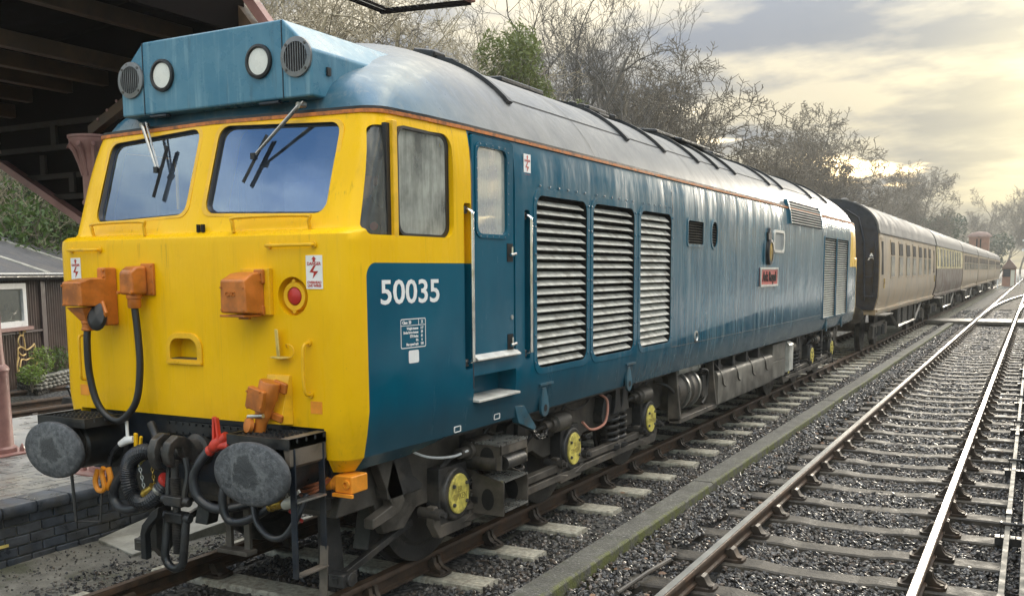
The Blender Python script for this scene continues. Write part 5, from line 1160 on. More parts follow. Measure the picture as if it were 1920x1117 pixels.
# ---- ballast: loose stones as geometry
def stone_cloud(name, x0, x1, y0, y1, dens, s0, s1, zf, keep, seed):
    g = np.random.default_rng(seed); n = int((x1 - x0) * (y1 - y0) * dens)
    x = g.uniform(x0, x1, n); y = g.uniform(y0, y1, n); z = zf(x, y) + g.normal(0, .009, n)
    m = keep(x, y); x, y, z = x[m], y[m], z[m]
    me = bpy.data.meshes.new(name); me.vertices.add(len(x)); me.vertices.foreach_set('co', np.stack([x, y, z], 1).ravel()); me.update()
    o = bpy.data.objects.new(name, me); COL.objects.link(o); o['kind'] = 'stuff'
    ng = bpy.data.node_groups.new(name, 'GeometryNodeTree')
    ng.interface.new_socket('Geometry', in_out='INPUT', socket_type='NodeSocketGeometry'); ng.interface.new_socket('Geometry', in_out='OUTPUT', socket_type='NodeSocketGeometry')
    N = lambda t: ng.nodes.new(t); L = ng.links.new
    gi, go = N('NodeGroupInput'), N('NodeGroupOutput')
    join = N('GeometryNodeJoinGeometry')
    g2i = N('GeometryNodeGeometryToInstance')
    coll = N('GeometryNodeJoinGeometry')
    for k in range(6):
        ico = N('GeometryNodeMeshIcoSphere'); ico.inputs['Radius'].default_value = .5; ico.inputs['Subdivisions'].default_value = 1
        sp = N('GeometryNodeSetPosition'); rv = N('FunctionNodeRandomValue'); rv.data_type = 'FLOAT_VECTOR'
        rv.inputs[0].default_value = (-.17, -.17, -.17); rv.inputs[1].default_value = (.17, .17, .17); rv.inputs['Seed'].default_value = seed * 10 + k
        L(ico.outputs[0], sp.inputs['Geometry']); L(rv.outputs[0], sp.inputs['Offset'])
        sm = N('GeometryNodeSetMaterial'); sm.inputs['Material'].default_value = MATS['stone']; L(sp.outputs[0], sm.inputs['Geometry'])
        gi_ = N('GeometryNodeGeometryToInstance'); L(sm.outputs[0], gi_.inputs[0]); L(gi_.outputs[0], coll.inputs[0])
    iop = N('GeometryNodeInstanceOnPoints'); L(gi.outputs[0], iop.inputs['Points']); L(coll.outputs[0], iop.inputs['Instance']); iop.inputs['Pick Instance'].default_value = True
    rr = N('FunctionNodeRandomValue'); rr.data_type = 'FLOAT_VECTOR'; rr.inputs[1].default_value = (.6, .6, 6.28); rr.inputs[0].default_value = (-.6, -.6, 0)
    e2r = N('FunctionNodeEulerToRotation'); L(rr.outputs[0], e2r.inputs[0]); L(e2r.outputs[0], iop.inputs['Rotation'])
    rs = N('FunctionNodeRandomValue'); rs.data_type = 'FLOAT_VECTOR'; rs.inputs[0].default_value = (s0, s0 * .8, s0 * .6); rs.inputs[1].default_value = (s1, s1 * .8, s1 * .7); rs.inputs['Seed'].default_value = 5; L(rs.outputs[0], iop.inputs['Scale'])
    L(iop.outputs[0], go.inputs[0])
    md = o.modifiers.new('stones', 'NODES'); md.node_group = ng
    return o
def on_sleeper(x, y):
    a = (np.abs(x) < 1.27) & (np.abs(((y - 3.64 + .4275) % .855) - .4275) < .13)
    b = (np.abs(x - 3.472) < 1.25) & (np.abs(((y - 2.0 + .4) % .80) - .4) < .12)
    return a | b
def keep_main(x, y):
    r = (np.abs(np.abs(x) - .752) < .05) | (np.abs(np.abs(x - 3.472) - .752) < .05) | ((x > 1.69) & (x < 1.965))
    sl = on_sleeper(x, y); g = np.random.default_rng(3); r2 = g.uniform(0, 1, len(x)) < .035
    return ~r & (~sl | (r2 & (np.abs(np.abs(x - 3.472) - .75) > .2)))
def zmain(x, y):
    return np.where((x > 1.95) & (x < 2.35), -.15, np.where(x < 1.7, -.222, np.where(x > 2.35, -.215, -.20))) + .015 * np.sin(x * 3.1) * np.sin(y * 1.7)
stone_cloud('ballast_stones', -1.35, 6.2, 3.0, 13.5, 1250, .028, .062, zmain, keep_main, 11)
stone_cloud('ballast_stones_beyond', -1.6, 6.6, 13.5, 30, 520, .04, .078, zmain, keep_main, 12)
stone_cloud('ballast_stones_far', .6, 6.6, 30, 62, 150, .06, .11, zmain, keep_main, 13)
stone_cloud('ballast_stones_siding', -10.5, -7.4, 6, 16, 260, .03, .06, lambda x, y: -.19 + 0 * x, lambda x, y: np.abs(np.abs(x + 8.75) - .752) > .06, 14)

lg = random.Random(21); m = MB()
for k in range(150):
    x = lg.choice([lg.uniform(1.0, 5.6), lg.uniform(1.95, 2.8)]); y = 4 + 22 * lg.random() ** 1.6; z = -.135 + lg.uniform(0, .02)
    if abs(abs(x - 3.472) - .752) < .06 or 1.68 < x < 1.97: continue
    q = Matrix.Rotation(lg.uniform(0, 6.28), 3, 'Z') @ Matrix.Rotation(lg.uniform(-.7, .7), 3, 'X'); L = lg.uniform(.018, .036)
    m.add([Vector((x, y, z)) + q @ Vector(p) * L for p in ((-1, 0, 0), (-.3, -.6, .15), (.5, -.5, .1), (1, 0, 0), (.4, .55, .15), (-.4, .5, .1))], [tuple(range(6))])
m.build('fallen_leaves', 'leaf_litter', None, kind='stuff', sharp=None)
# ================================================================== PLATFORM (left)
simple('blue_brick', (.06, .07, .088), .4, var=.45, scale=7, dirt=(.075, .07, .062), bump=.25, rvar=.2)
simple('blue_brick2', (.08, .085, .095), .45, var=.4, scale=7, dirt=(.03, .03, .032), bump=.25, rvar=.2)
simple('mortar', (.27, .25, .21), .85, var=.3, bump=.3)
simple('paver', (.22, .215, .205), .38, var=.35, scale=4, dirt=(.34, .315, .27), bump=.2, rvar=.2)
simple('slab', (.30, .29, .25), .7, var=.25, scale=5, dirt=(.17, .16, .13), bump=.35)
pf = thing('platform', (-4.7, 6, 0), 'low blue-brick station platform beside the locomotive front', 'platform')
MB().box(-7.0, -2.475, -8, 16, -.4, .272).build('platform_core', 'mortar', pf)
for r in range(5):
    z0 = -.215 + .0865 * r; y = 3.2 + (0.11 if r % 2 else 0)
    while y < 9.5:
        L = .213 if (r != 2) else .213
        x = -2.455 + rnd.uniform(-.004, .004) + (.012 if r < 1 else 0)
        MB().box(x - .10, x, y, y + L, z0, z0 + .075).build('brick', 'blue_brick' if rnd.random() < .65 else 'blue_brick2', pf, bevel=.006)
        y += .226
y = 3.2
while y < 9.5:
    MB().prism([(-2.74, .205), (-2.44, .205), (-2.425, .225), (-2.425, .275), (-2.445, .302), (-2.74, .302)], 'y', y, y + .30).build('coping_brick', 'blue_brick', pf, bevel=.006); y += .312
for i in range(22):
    for j in range(14):
        y = 3.4 + .226 * i + (.113 if j % 2 else 0); x = -2.755 - .118 * j
        MB().box(x - .108, x, y, y + .215, .26, .301 + rnd.uniform(-.003, .002)).build('paver', 'paver', pf, bevel=.004)
m = MB()
MB().box(-7.0, -4.42, -8, 16, .272, .297).build('platform_paving', 'paver', pf)
MB().box(-4.4, -2.75, 8.5, 16, .272, .297).build('platform_paving', 'paver', pf)
MB().box(-2.4545, -2.4495, 4.72, 4.80, -.03, -.005).build('paint_mark', 'yellow_wear', pf)
MB().add([(-2.42, 5.62, -.165), (-1.78, 5.46, -.175), (-1.62, 6.55, -.08), (-2.42, 7.15, .03), (-2.42, 5.64, -.27), (-1.78, 5.48, -.28), (-1.62, 6.57, -.22), (-2.42, 7.15, -.2)], [(0, 1, 2, 3), (7, 6, 5, 4), (0, 4, 5, 1), (1, 5, 6, 2), (2, 6, 7, 3), (3, 7, 4, 0)]).build('concrete_slab', 'slab', None, bevel=.01, label='tilted pale concrete slab leaning at the foot of the brick platform', cat='slab')
# weeds and cinders at the platform foot
def dirt_mat():
    M = Mat('cinder_dirt'); n = M.noise(5, 7, .7); c = M.mix(M.rng(n, .3, .7), (.10, .095, .08), (.20, .19, .16)); c = M.mix(M.rng(M.noise(1.8, 5, .6), .5, .65), c, (.07, .072, .045)); M.set('Base Color', c); M.set('Roughness', .9); M.bump(M.noise(40, 6, .7), .7, .02); MATS['dirt'] = M.m
dirt_mat()
m = MB(); nx, ny = 9, 30; m.add([(-2.46 + 1.5 * i / nx, 1.0 + 9.0 * j / ny, -.192 + .012 * math.sin(i * 2.1 + j) - .02 * (i > 6)) for j in range(ny + 1) for i in range(nx + 1)], [(j * 10 + i, j * 10 + i + 1, j * 10 + i + 11, j * 10 + i + 10) for j in range(ny) for i in range(nx)]); m.build('cinder_path', 'dirt', None, kind='structure')
stone_cloud('cinders', -2.42, -.95, 3.2, 8.6, 420, .006, .030, lambda x, y: -.190 + 0 * x, lambda x, y: ~((x < -1.6) & (y > 5.5) & (y < 7.2)), 15)
stone_cloud('cinder_stones', -1.75, -.95, 3.2, 8.6, 520, .02, .05, lambda x, y: -.195 + 0 * x, lambda x, y: ~((x < -1.6) & (y > 5.4)), 16)

# ---- the platform the photographer stands on, along the right of the nearer track
simple('slab_pale', (.30, .29, .265), .6, var=.25, scale=3, dirt=(.20, .19, .17), bump=.2)
rp2 = thing('right_platform', (8, 20, 0), 'brick-faced platform with white painted edge along the nearer track', 'platform')
MB().box(5.06, 14, -14, 130, -.35, .68).build('platform_wall', 'blue_brick', rp2)
for k in range(60):
    y = -14 + 2.4 * k; MB().box(4.98, 5.62, y, y + 2.385, .68, .755).build('coping_slab', 'slab_pale', rp2, bevel=.01)
MB().box(5.62, 14, -14, 130, .68, .752).build('platform_paving', 'slab_pale', rp2)
MB().box(5.03, 5.15, -14, 130, .7552, .759).build('edge_line', 'white_paint', rp2)
# ================================================================== CANOPY (left, over the platform)
simple('iron_pink', (.30, .155, .135), .45, var=.15, scale=6, dirt=(.20, .10, .085), bump=.08)
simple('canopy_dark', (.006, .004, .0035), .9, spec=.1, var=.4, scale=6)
simple('canopy_timber', (.075, .043, .022), .6, var=.35, scale=5, dirt=(.05, .03, .018), bump=.15)
simple('screen_timber', (.022, .015, .011), .8, var=.3)
simple('canopy_red', (.20, .07, .045), .5, var=.25)
YC, YE = 4.6, 7.0
cn = thing('station_canopy', (-4.6, 4, 0), 'dark timber station canopy over the platform at upper left', 'canopy')
# roof boarding, sloping down away from the loco, deep fascia towards it
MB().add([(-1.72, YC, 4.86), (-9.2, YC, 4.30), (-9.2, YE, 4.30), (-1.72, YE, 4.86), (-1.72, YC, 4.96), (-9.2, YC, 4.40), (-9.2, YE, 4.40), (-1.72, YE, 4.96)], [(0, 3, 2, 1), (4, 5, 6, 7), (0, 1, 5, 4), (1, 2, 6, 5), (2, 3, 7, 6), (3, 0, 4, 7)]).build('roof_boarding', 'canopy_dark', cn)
for x, zt in ((-2.35, 4.50), (-3.05, 4.27), (-3.55, 4.22), (-4.1, 4.20), (-4.75, 4.16), (-5.05, 4.02), (-6.2, 4.05), (-7.3, 4.0), (-8.4, 3.95)):
    MB().box(x - .05, x + .05, YC, YE - .1, zt - .14, zt).build('purlin', 'canopy_timber', cn, bevel=.006)
for y in np.arange(YC + .1, YE - .1, .98):
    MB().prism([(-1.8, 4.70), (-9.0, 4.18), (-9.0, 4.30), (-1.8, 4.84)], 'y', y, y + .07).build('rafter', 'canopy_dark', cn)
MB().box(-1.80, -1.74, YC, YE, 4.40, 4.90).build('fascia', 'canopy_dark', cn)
# gable end screen with the slanting valance board
scr = [(-1.75, 4.8), (-9.2, 4.3), (-9.2, 3.40), (-5.25, 3.40), (-3.7, 2.60), (-2.4, 2.60), (-1.75, 3.9)]
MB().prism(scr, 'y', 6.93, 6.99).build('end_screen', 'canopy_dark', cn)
for z in (2.98, 3.2, 3.5, 3.75): MB().box(-4.55 + (2.98 - z) * 1.9, -2.3, 6.89, 6.93, z, z + .055).build('screen_rail', 'screen_timber', cn)
for x, z in ((-4.6, 3.25), (-4.15, 3.05), (-3.7, 3.15), (-4.4, 3.55)): MB().box(x, x + .08, 6.86, 6.89, z, z + .2).build('screen_block', 'screen_timber', cn)
MB().prism([(-5.33, 3.40), (-5.25, 3.44), (-3.6, 2.60), (-3.6, 2.52)], 'y', 6.82, 6.94).build('valance_board', 'iron_pink', cn)
MB().prism([(-2.02, 5.06), (-1.90, 5.06), (-1.28, 4.30), (-1.40, 4.30)], 'y', 6.96, 7.06).build('verge_board', 'iron_pink', cn)
MB().prism([(-2.25, 5.06), (-2.10, 5.06), (-1.45, 4.30), (-1.62, 4.30)], 'y', 6.92, 7.04).build('verge_board', 'canopy_timber', cn)
def column(x, y, ztop, label):
    c = thing('canopy_column', (x, y, .3), label, 'column', 'cast-iron canopy columns')
    MB().lathe([(.19, 0), (.19, .06), (.165, .08), (.16, .10), (.15, .85), (.155, .87), (.165, .89), (.155, .92), (.125, .95), (.115, 1.1), (.095, ztop - .3 - .62)], (x, y, .3), (0, 0, 1), 24).build('shaft', 'iron_pink', c, sharp=35)
    cap = MB().lathe([(.095, -.64), (.115, -.62), (.115, -.60), (.10, -.58), (.10, -.36), (.12, -.30), (.15, -.14), (.20, -.07), (.205, -.03), (.215, -.02), (.215, .0)], (x, y, ztop), (0, 0, 1), 24).build('capital', 'iron_pink', c, sharp=35)
    for k in range(10):
        a = k * math.pi / 5; d = Vector((math.cos(a), math.sin(a), 0))
        MB().tube([Vector((x, y, ztop - .36)) + d * .10, Vector((x, y, ztop - .24)) + d * .125, Vector((x, y, ztop - .13)) + d * .165, Vector((x, y, ztop - .08)) + d * .21, Vector((x, y, ztop - .11)) + d * .225], [.012, .02, .022, .02, .008], 6).build('capital_leaf', 'iron_pink', cap)
    m = MB()
    for a in range(4): 
        d = Vector((math.cos(a * math.pi / 2 + .78), math.sin(a * math.pi / 2 + .78), 0)); m.lathe([(.03, 0), (.03, .04), (.012, .08), (.0005, .1)], Vector((x, y, .30)) + d * .24, (0, 0, 1), 8)
    m.box(x - .3, x + .3, y - .3, y + .3, .30, .315).build('base_plate', 'iron_pink', c)
    return c
column(-4.78, 6.28, 3.55, 'pink cast-iron canopy column at the left edge of the photograph')
column(-2.95, 6.22, 3.46, 'pink cast-iron canopy column with leafy capital behind the cab')
MB().prism([(-2.95, 3.46), (-2.3, 3.74), (-2.3, 3.84), (-2.95, 3.55)], 'y', 6.18, 6.26).build('column_brace', 'canopy_timber', cn)
for k in range(4): MB().rivet((-2.80 + .13 * k, 6.175, 3.60 + .07 * k), (0, -1, 0), .015).build('rivet', 'iron_pink', cn)
# overhead frame jutting in above the loco
fz = 5.0; hf = thing('overhead_frame', (-1.0, 8.9, 5.0), 'thin black rectangular frame hanging over the trees at the top edge', 'frame')
MB().obox((-1.03, 8.97, 5.0), (1.05, .05, .05), (0, 0, .165)).build('frame_bar', 'canopy_dark', hf); MB().obox((-1.53, 7.9, 5.02), (.06, 2.0, .06)).build('frame_bar', 'canopy_dark', hf); MB().obox((-.53, 8.0, 5.02), (.06, 2.1, .06), (0, 0, -.05)).build('frame_bar', 'canopy_red', hf)
MB().obox((-1.03, 8.05, 5.0), (.95, .04, .04), (0, 0, .165)).build('frame_bar', 'canopy_dark', hf)
for k in range(9): MB().box(-1.48 + .1 * k, -1.475 + .1 * k, 8.1, 8.92, 5.0, 5.005).build('frame_wire', 'steel', hf)

# ================================================================== SHED ACROSS THE SIDINGS
simple('shed_brown', (.105, .068, .052), .5, var=.25, scale=3, dirt=(.15, .115, .09))
simple('shed_roof', (.105, .100, .098), .6, var=.25, scale=2.5, dirt=(.15, .13, .11))
simple('shed_trim', (.085, .060, .058), .5)
simple('gutter_black', (.012, .012, .013), .35)
simple('rope_light', (.80, .55, .22), .4)
simple('rope_white', (.75, .75, .72), .4)
A = Vector((-13.0, 12.24, 0)); D = Vector((-.458, .889, 0)); NRM = Vector((.889, .458, 0))        # wall runs along D, faces the sidings
SM = Matrix(((D.x, NRM.x, 0, A.x), (D.y, NRM.y, 0, A.y), (0, 0, 1, 0), (0, 0, 0, 1)))
sh = thing('shed', tuple(A), 'brown corrugated iron shed with grey roof across the sidings', 'shed')
def sb(m, name, mat, par=None, **k):
    m.v = [tuple(SM @ Vector(v)) for v in m.v]; return m.build(name, mat, par or sh, **k)
def corr(u0, u1, z0, z1, pitch=.10, amp=.02, slope=None):
    m = MB(); n = int((u1 - u0) / pitch * 6); vs = []
    for i in range(n + 1):
        u = u0 + (u1 - u0) * i / n; d = amp * math.sin(2 * math.pi * u / pitch)
        if slope: vs += [(u, slope[0], z0 + d), (u, slope[1], z1 + d)]
        else: vs += [(u, d, z0), (u, d, z1)]
    return m.add(vs, [(2 * i, 2 * i + 2, 2 * i + 3, 2 * i + 1) for i in range(n)])
sb(corr(-7, 9, -.1, 2.12), 'corrugated_wall', 'shed_brown', sharp=None)
sb(corr(-7.3, 9.3, 2.20, 3.15, slope=(.22, -2.6)), 'corrugated_roof', 'shed_roof', sharp=None)
sb(MB().box(-7, 9, -5, -.05, -.1, 2.1), 'shed_core', 'shed_brown')
for u in (-2.2, .95, 3.4, 5.9): sb(MB().obox((u, -1.2, 2.70), (.22, 2.95, .03), (-.325, 0, 0)), 'roof_strip', 'slab')
sb(MB().tube([(-7.3, .27, 2.14), (9.3, .27, 2.14)], .06, 10), 'gutter', 'gutter_black')
sb(MB().box(-7.2, 9.2, .2, .24, 2.19, 2.225), 'eaves_strip', 'white_paint')
for u in (.98, -3.0, 5.0): sb(MB().box(u - .09, u + .09, .015, .06, -.1, 2.08), 'wall_batten', 'shed_trim')
sb(MB().box(-7, .9, .02, .05, 1.02, 1.06), 'wall_rail', 'shed_trim')
# window: white frame, pale pane with frost decoration
wf = MB(); frame_prism(wf, rrect(-1.35, .22, 1.16, 2.02, .001, 1), rrect(-1.22, .09, 1.27, 1.91, .001, 1), 'y', .02, .10); wf = sb(wf, 'window', 'white_paint')
sb(MB().box(-1.22, .09, .03, .036, 1.27, 1.91), 'window_blind', 'cream', wf)
sb(MB().add([(-1.22, .05, 1.27), (.09, .05, 1.27), (.09, .05, 1.91), (-1.22, .05, 1.91)], [(0, 1, 2, 3)]), 'pane', 'clear_glass', wf, sharp=None)
sb(MB().box(-1.45, .32, .02, .16, 1.09, 1.155), 'window_sill', 'iron_pink', wf)
m = MB(); g = random.Random(4)
for k in range(150):
    u = -1.15 + 1.0 * g.random(); z = 1.33 + (.12 + .45 * max(0, (u + .75))) * g.random() + .05 * math.sin(u * 9); m.obox((u, .045, z), (.02, .004, .006), (0, g.uniform(0, 3), 0)); m.obox((u, .045, z), (.02, .004, .006), (0, g.uniform(0, 3), 0))
sb(m, 'frost_decoration', 'white_paint', wf, kind='stuff')
# reindeer and panel rope lights hung on the wall
def ropes(name, label, cat, lines, mat, r=.016):
    t = thing(name, tuple(SM @ Vector((lines[0][0][0], .08, lines[0][0][1]))), label, cat)
    for L in lines:
        m = MB().tube(spline([(u, .085, z) for u, z in L], 4) if len(L) > 2 else [(u, .085, z) for u, z in L], r, 6); sb(m, 'rope_light', mat, t)
E0 = (-.42, .32)
R_l = [[(.30, .62), (.18, .60), (.06, .66), (.02, .74), (.10, .78), (.20, .76), (.34, .70), (.58, .76), (.66, .80), (.68, .70), (.62, .60), (.72, .42), (.64, .36), (.56, .52), (.30, .50), (.12, .52), (.04, .34), (-.04, .30), (-.04, .44), (.04, .58)],
       [(.10, .78), (.04, .90), (.12, 1.0), (.24, .98), (.28, .86), (.30, .70)], [(.14, 1.0), (.12, 1.10), (.18, 1.16)], [(.24, .99), (.28, 1.10), (.34, 1.06)], [(.02, .74), (.0, .60), (-.04, .44)]]
ropes('reindeer_light', 'outline reindeer made of amber rope light hung on the brown shed', 'decoration', [[(u - .22, z - .02) for u, z in l] for l in R_l], 'rope_light')
P_l = [[(2.42, .42), (2.42, 1.55)], [(2.42, 1.55), (2.95, 1.55)], [(2.95, 1.55), (2.95, .42)], [(2.42, .42), (2.95, .42)], [(2.45, 1.5), (2.6, 1.3), (2.55, 1.1), (2.7, .9), (2.6, .7)], [(2.9, 1.2), (2.75, 1.0), (2.8, .8), (2.65, .55)], [(2.45, .95), (2.6, .9), (2.65, .78)], [(2.45, .7), (2.55, .6), (2.7, .62)], [(2.5, .46), (2.65, .58), (2.85, .5)]]
ropes('panel_light', 'white rope-light panel in a rectangular frame on the shed beside the loco', 'decoration', P_l, 'rope_white')
# stone planters and greenery at the shed foot
simple('planter_stone', (.24, .225, .19), .75, var=.35, scale=6, dirt=(.12, .12, .09), bump=.3)
def leafmat(name, c1, c2):
    M = Mat(name); oi = M.n('ShaderNodeObjectInfo'); n = M.noise(4, 4); M.set('Base Color', M.mix(M.rng(n, .3, .7), c1, c2)); M.set('Roughness', .5)
    tr = M.n('ShaderNodeBsdfTranslucent'); tr.inputs[0].default_value = (*c2, 1); mx_ = M.n('ShaderNodeMixShader'); mx_.inputs[0].default_value = .25; M.l(M.b.outputs[0], mx_.inputs[1]); M.l(tr.outputs[0], mx_.inputs[2]); M.l(mx_.outputs[0], M.o.inputs[0]); MATS[name] = M.m
leafmat('leaf_green', (.035, .075, .012), (.10, .16, .03)); leafmat('leaf_dark', (.010, .028, .010), (.028, .060, .018)); leafmat('leaf_ivy', (.07, .10, .015), (.17, .21, .045)); leafmat('fern', (.12, .20, .03), (.22, .30, .06)); leafmat('leaf_dead', (.10, .055, .02), (.17, .10, .04))
def planter(u0, u1, h, label, seed):
    t = thing('planter', tuple(SM @ Vector(((u0 + u1) / 2, .8, 0))), label, 'planter'); g = random.Random(seed)
    sb(MB().box(u0 + .05, u1 - .05, .45, .85, -.1, h - .04), 'planter_soil', 'ballast_ground', t)
    z = 0
    for r in range(4):
        u = u0 + g.uniform(-.1, 0)
        while u < u1:
            w = g.uniform(.10, .24); m = MB().lathe([(.0005, -.5), (.34, -.42), (.5, -.1), (.48, .2), (.3, .46), (.0005, .5)], (0, 0, 0), (0, 0, 1), 7); g_s = g.uniform(.9, 1.4); m.v = [(a * w + u + w / 2 + g.uniform(-.01, .01), b * .16 + .88, c * h / 4 * g_s + (r + .5) * h / 4) for a, b, c in m.v]; sb(m, 'stone', 'planter_stone', t, sharp=35); u += w * .93
def leaves(m, c, rad, n, size, g, flat=.6, up=0.0):
    """n leaf quads through an ellipsoid"""
    for _ in range(n):
        while True:
            p = Vector((g.uniform(-1, 1), g.uniform(-1, 1), g.uniform(-1, 1)))
            if p.length < 1: break
        p = Vector((c[0] + p.x * rad[0], c[1] + p.y * rad[1], c[2] + p.z * rad[2])); a = Vector((g.gauss(0, 1), g.gauss(0, 1), g.gauss(0, 1) + up)).normalized(); b = a.orthogonal().normalized()
        b = (Matrix.Rotation(g.uniform(0, 6.28), 3, a) @ b); s = size * g.uniform(.6, 1.3)
        m.add([p - a * s, p + b * s * flat * .5, p + a * s, p - b * s * flat * .5], [(0, 1, 2, 3)])
planter(-1.05, .95, .27, 'pale rubble-stone planter under the shed window', 1); planter(1.75, 3.4, .34, 'rubble-stone planter below the white light panel', 2)
def shrub(name, u, y, h, r, n, mat, label, cat='plant', size=.05, seed=0):
    g = random.Random(seed); p = SM @ Vector((u, y, 0)); t = thing(name, tuple(p), label, cat); m = MB()
    leaves(m, (p.x, p.y, h), (r, r, h * .55), n, size, g, .5, .5); m.build('foliage', mat, t, sharp=None)
    m = MB()
    for k in range(7): m.tube([(p.x, p.y, 0.02), (p.x + g.uniform(-r, r) * .5, p.y + g.uniform(-r, r) * .5, h), (p.x + g.uniform(-r, r), p.y + g.uniform(-r, r), h * 1.4)], [.01, .007, .003], 4)
    m.build('stem', 'bark', t)
simple('bark', (.16, .135, .10), .8, var=.35, scale=3, bump=.3); simple('bark_pale', (.42, .36, .25), .75, var=.3, scale=3); simple('bark_dark', (.085, .077, .066), .8, var=.3)
shrub('fern_plant', -.45, .68, .52, .26, 420, 'fern', 'bright green fern growing in the stone planter', seed=1); shrub('fern_plant', .2, .66, .5, .22, 300, 'leaf_green', 'darker leafy plant in the stone planter beside the fern', seed=2); shrub('fern_plant', -1.5, 1.0, .35, .25, 420, 'fern', 'yellow-green shrub beside the foot of the column', seed=3)
# point lever between the sidings
pl_ = thing('point_lever', (-9.95, 11.1, -.1), 'small dark point lever standing between the siding tracks', 'lever')
MB().prism([(10.95, -.12), (11.25, -.12), (11.22, .05), (11.0, .05)], 'x', -10.1, -9.8).build('lever_box', 'frame_dark', pl_, bevel=.02); MB().tube([(-9.95, 11.1, 0), (-9.95, 11.02, .22)], .02, 8).lathe([(.035, 0), (.05, .03), (.0005, .07)], (-9.95, 11.02, .2), (0, 0, 1), 10).build('lever_arm', 'frame_dark', pl_)
# ================================================================== COACHES
simple('coach_brown', (.36, .272, .175), .4, var=.18, scale=2, streak=.25, dirt=(.20, .165, .13), rvar=.1)
simple('coach_choc', (.11, .075, .055), .45, var=.18, scale=2, streak=.2, dirt=(.16, .14, .12))
simple('coach_cream', (.62, .52, .28), .3, var=.12, scale=2)
simple('coach_roof', (.15, .145, .135), .75, var=.25, scale=1.5, streak=.3, dirt=(.14, .13, .12))
simple('coach_end', (.014, .018, .028), .4, var=.4, dirt=(.03, .032, .038))
simple('curtain', (.42, .38, .31), .7, var=.2)
def coach(y0, L, kind, label):
    t = thing('railway_coach', (0, y0 + L / 2, 0), label, 'coach', 'coaches behind the locomotive')
    ye = y0 + L; side = [(1.30, 1.16), (1.385, 1.50), (1.40, 1.95), (1.385, 2.6), (1.345, 3.12)]
    rf = [(1.35 * math.cos(a), 3.12 + .90 * math.sin(a) ** .9) for a in [math.radians(k) for k in range(4, 91, 7)]]
    full = side + [(0, 3.12)]
    if kind == 'cream':
        lo = [(1.30, 1.16), (1.385, 1.50), (1.40, 1.95), (1.393, 2.20)]; P = lo + [(-x, z) for x, z in lo[::-1]]
        MB().prism(P, 'y', y0, ye).build('body', 'coach_choc', t, sharp=30)
        up = [(1.393, 2.203), (1.385, 2.6), (1.345, 3.12)]; P = up + [(-x, z) for x, z in up[::-1]]; bd = MB().prism(P, 'y', y0 + .001, ye - .001).build('upper_body', 'coach_cream', t, sharp=30)
    else:
        P = side + [(-x, z) for x, z in side[::-1]]; bd = MB().prism(P, 'y', y0, ye).build('body', 'coach_brown', t, sharp=30)
    P = [(1.375, 3.10), (1.375, 3.13)] + rf + [(-x, z) for x, z in rf[::-1]] + [(-1.375, 3.13), (-1.375, 3.10)]
    r = MB().prism(P, 'y', y0 - .03, ye + .03).build('roof', 'coach_roof', t, sharp=30)
    for k in range(int(L / .9)):
        m = MB(); yy = y0 + .5 + .9 * k; q = [(x * 1.003, z * 1.0015 + .002) for x, z in rf]; vs = [(x, yy + d, z) for x, z in q for d in (-.02, .02)]
        m.add(vs, [(2 * i, 2 * i + 1, 2 * i + 3, 2 * i + 2) for i in range(len(q) - 1)]).build('roof_strap', 'coach_roof', r)
    for k in range(int(L / 1.5)): MB().lathe([(.11, 0), (.11, .05), (.06, .08), (.0005, .09)], (.30, y0 + 1 + 1.5 * k, 3.99), (0, 0, 1), 10).build('roof_vent', 'coach_roof', r)
    # end
    E2 = [(1.30, 1.16), (1.385, 1.50), (1.40, 1.95), (1.385, 2.6), (1.345, 3.12)] + [(x * .99, z * .995) for x, z in rf]
    PE = E2 + [(-x, z) for x, z in E2[::-1]]
    for ysgn, yy in ((-1, y0), (1, ye)):
        e = MB().prism([(x * .985, z) for x, z in PE], 'y', yy + ysgn * .02, yy + ysgn * .07).build('end_panel', 'coach_end', t, sharp=30)
        MB().prism(roundpoly([(.52, 1.10), (-.52, 1.10), (-.52, 3.3), (.52, 3.3)], [.02, .02, .3, .3]), 'y', yy + ysgn * .07, yy + ysgn * .42).build('gangway', 'coach_end', e)
        for x in (-.9, .9): MB().cyl((x, yy + ysgn * .05, 1.04), (x, yy + ysgn * .5, 1.04), .10, 14).cyl((x, yy + ysgn * .5, 1.04), (x, yy + ysgn * .54, 1.04), .22, 18).build('buffer', 'frame_dark', t)
        for z in (1.5, 2.0, 2.5): MB().tube([(1.05, yy + ysgn * .07, z), (1.05, yy + ysgn * .13, z), (1.25, yy + ysgn * .13, z), (1.25, yy + ysgn * .07, z)], .015, 6).build('end_step', 'coach_end', e)
    if kind == 'first':
        text('end_letter', 'A', .24, Matrix.Translation((1.19, y0 - .075, 2.50)) @ Matrix(((1, 0, 0, 0), (0, 0, -1, 0), (0, 1, 0, 0), (0, 0, 0, 1))), 'white_paint', t, .002, .006)
        MB().tube([(1.27, y0 - .05, 2.9), (1.27, y0 - .10, 2.85), (1.26, y0 - .10, 1.65), (1.27, y0 - .05, 1.6)], .02, 6).build('end_handrail', 'coach_end', t)
        MB().tube([(.55, y0 - .1, 3.7), (.85, y0 - .1, 3.5), (1.0, y0 - .1, 2.9), (1.05, y0 - .1, 1.4)], .025, 6).build('end_conduit', 'coach_end', t)
    def sxx(z): 
        for (a, b), (c, d) in zip(side, side[1:]):
            if b <= z <= d: return a + (c - a) * (z - b) / (d - b)
        return 1.345
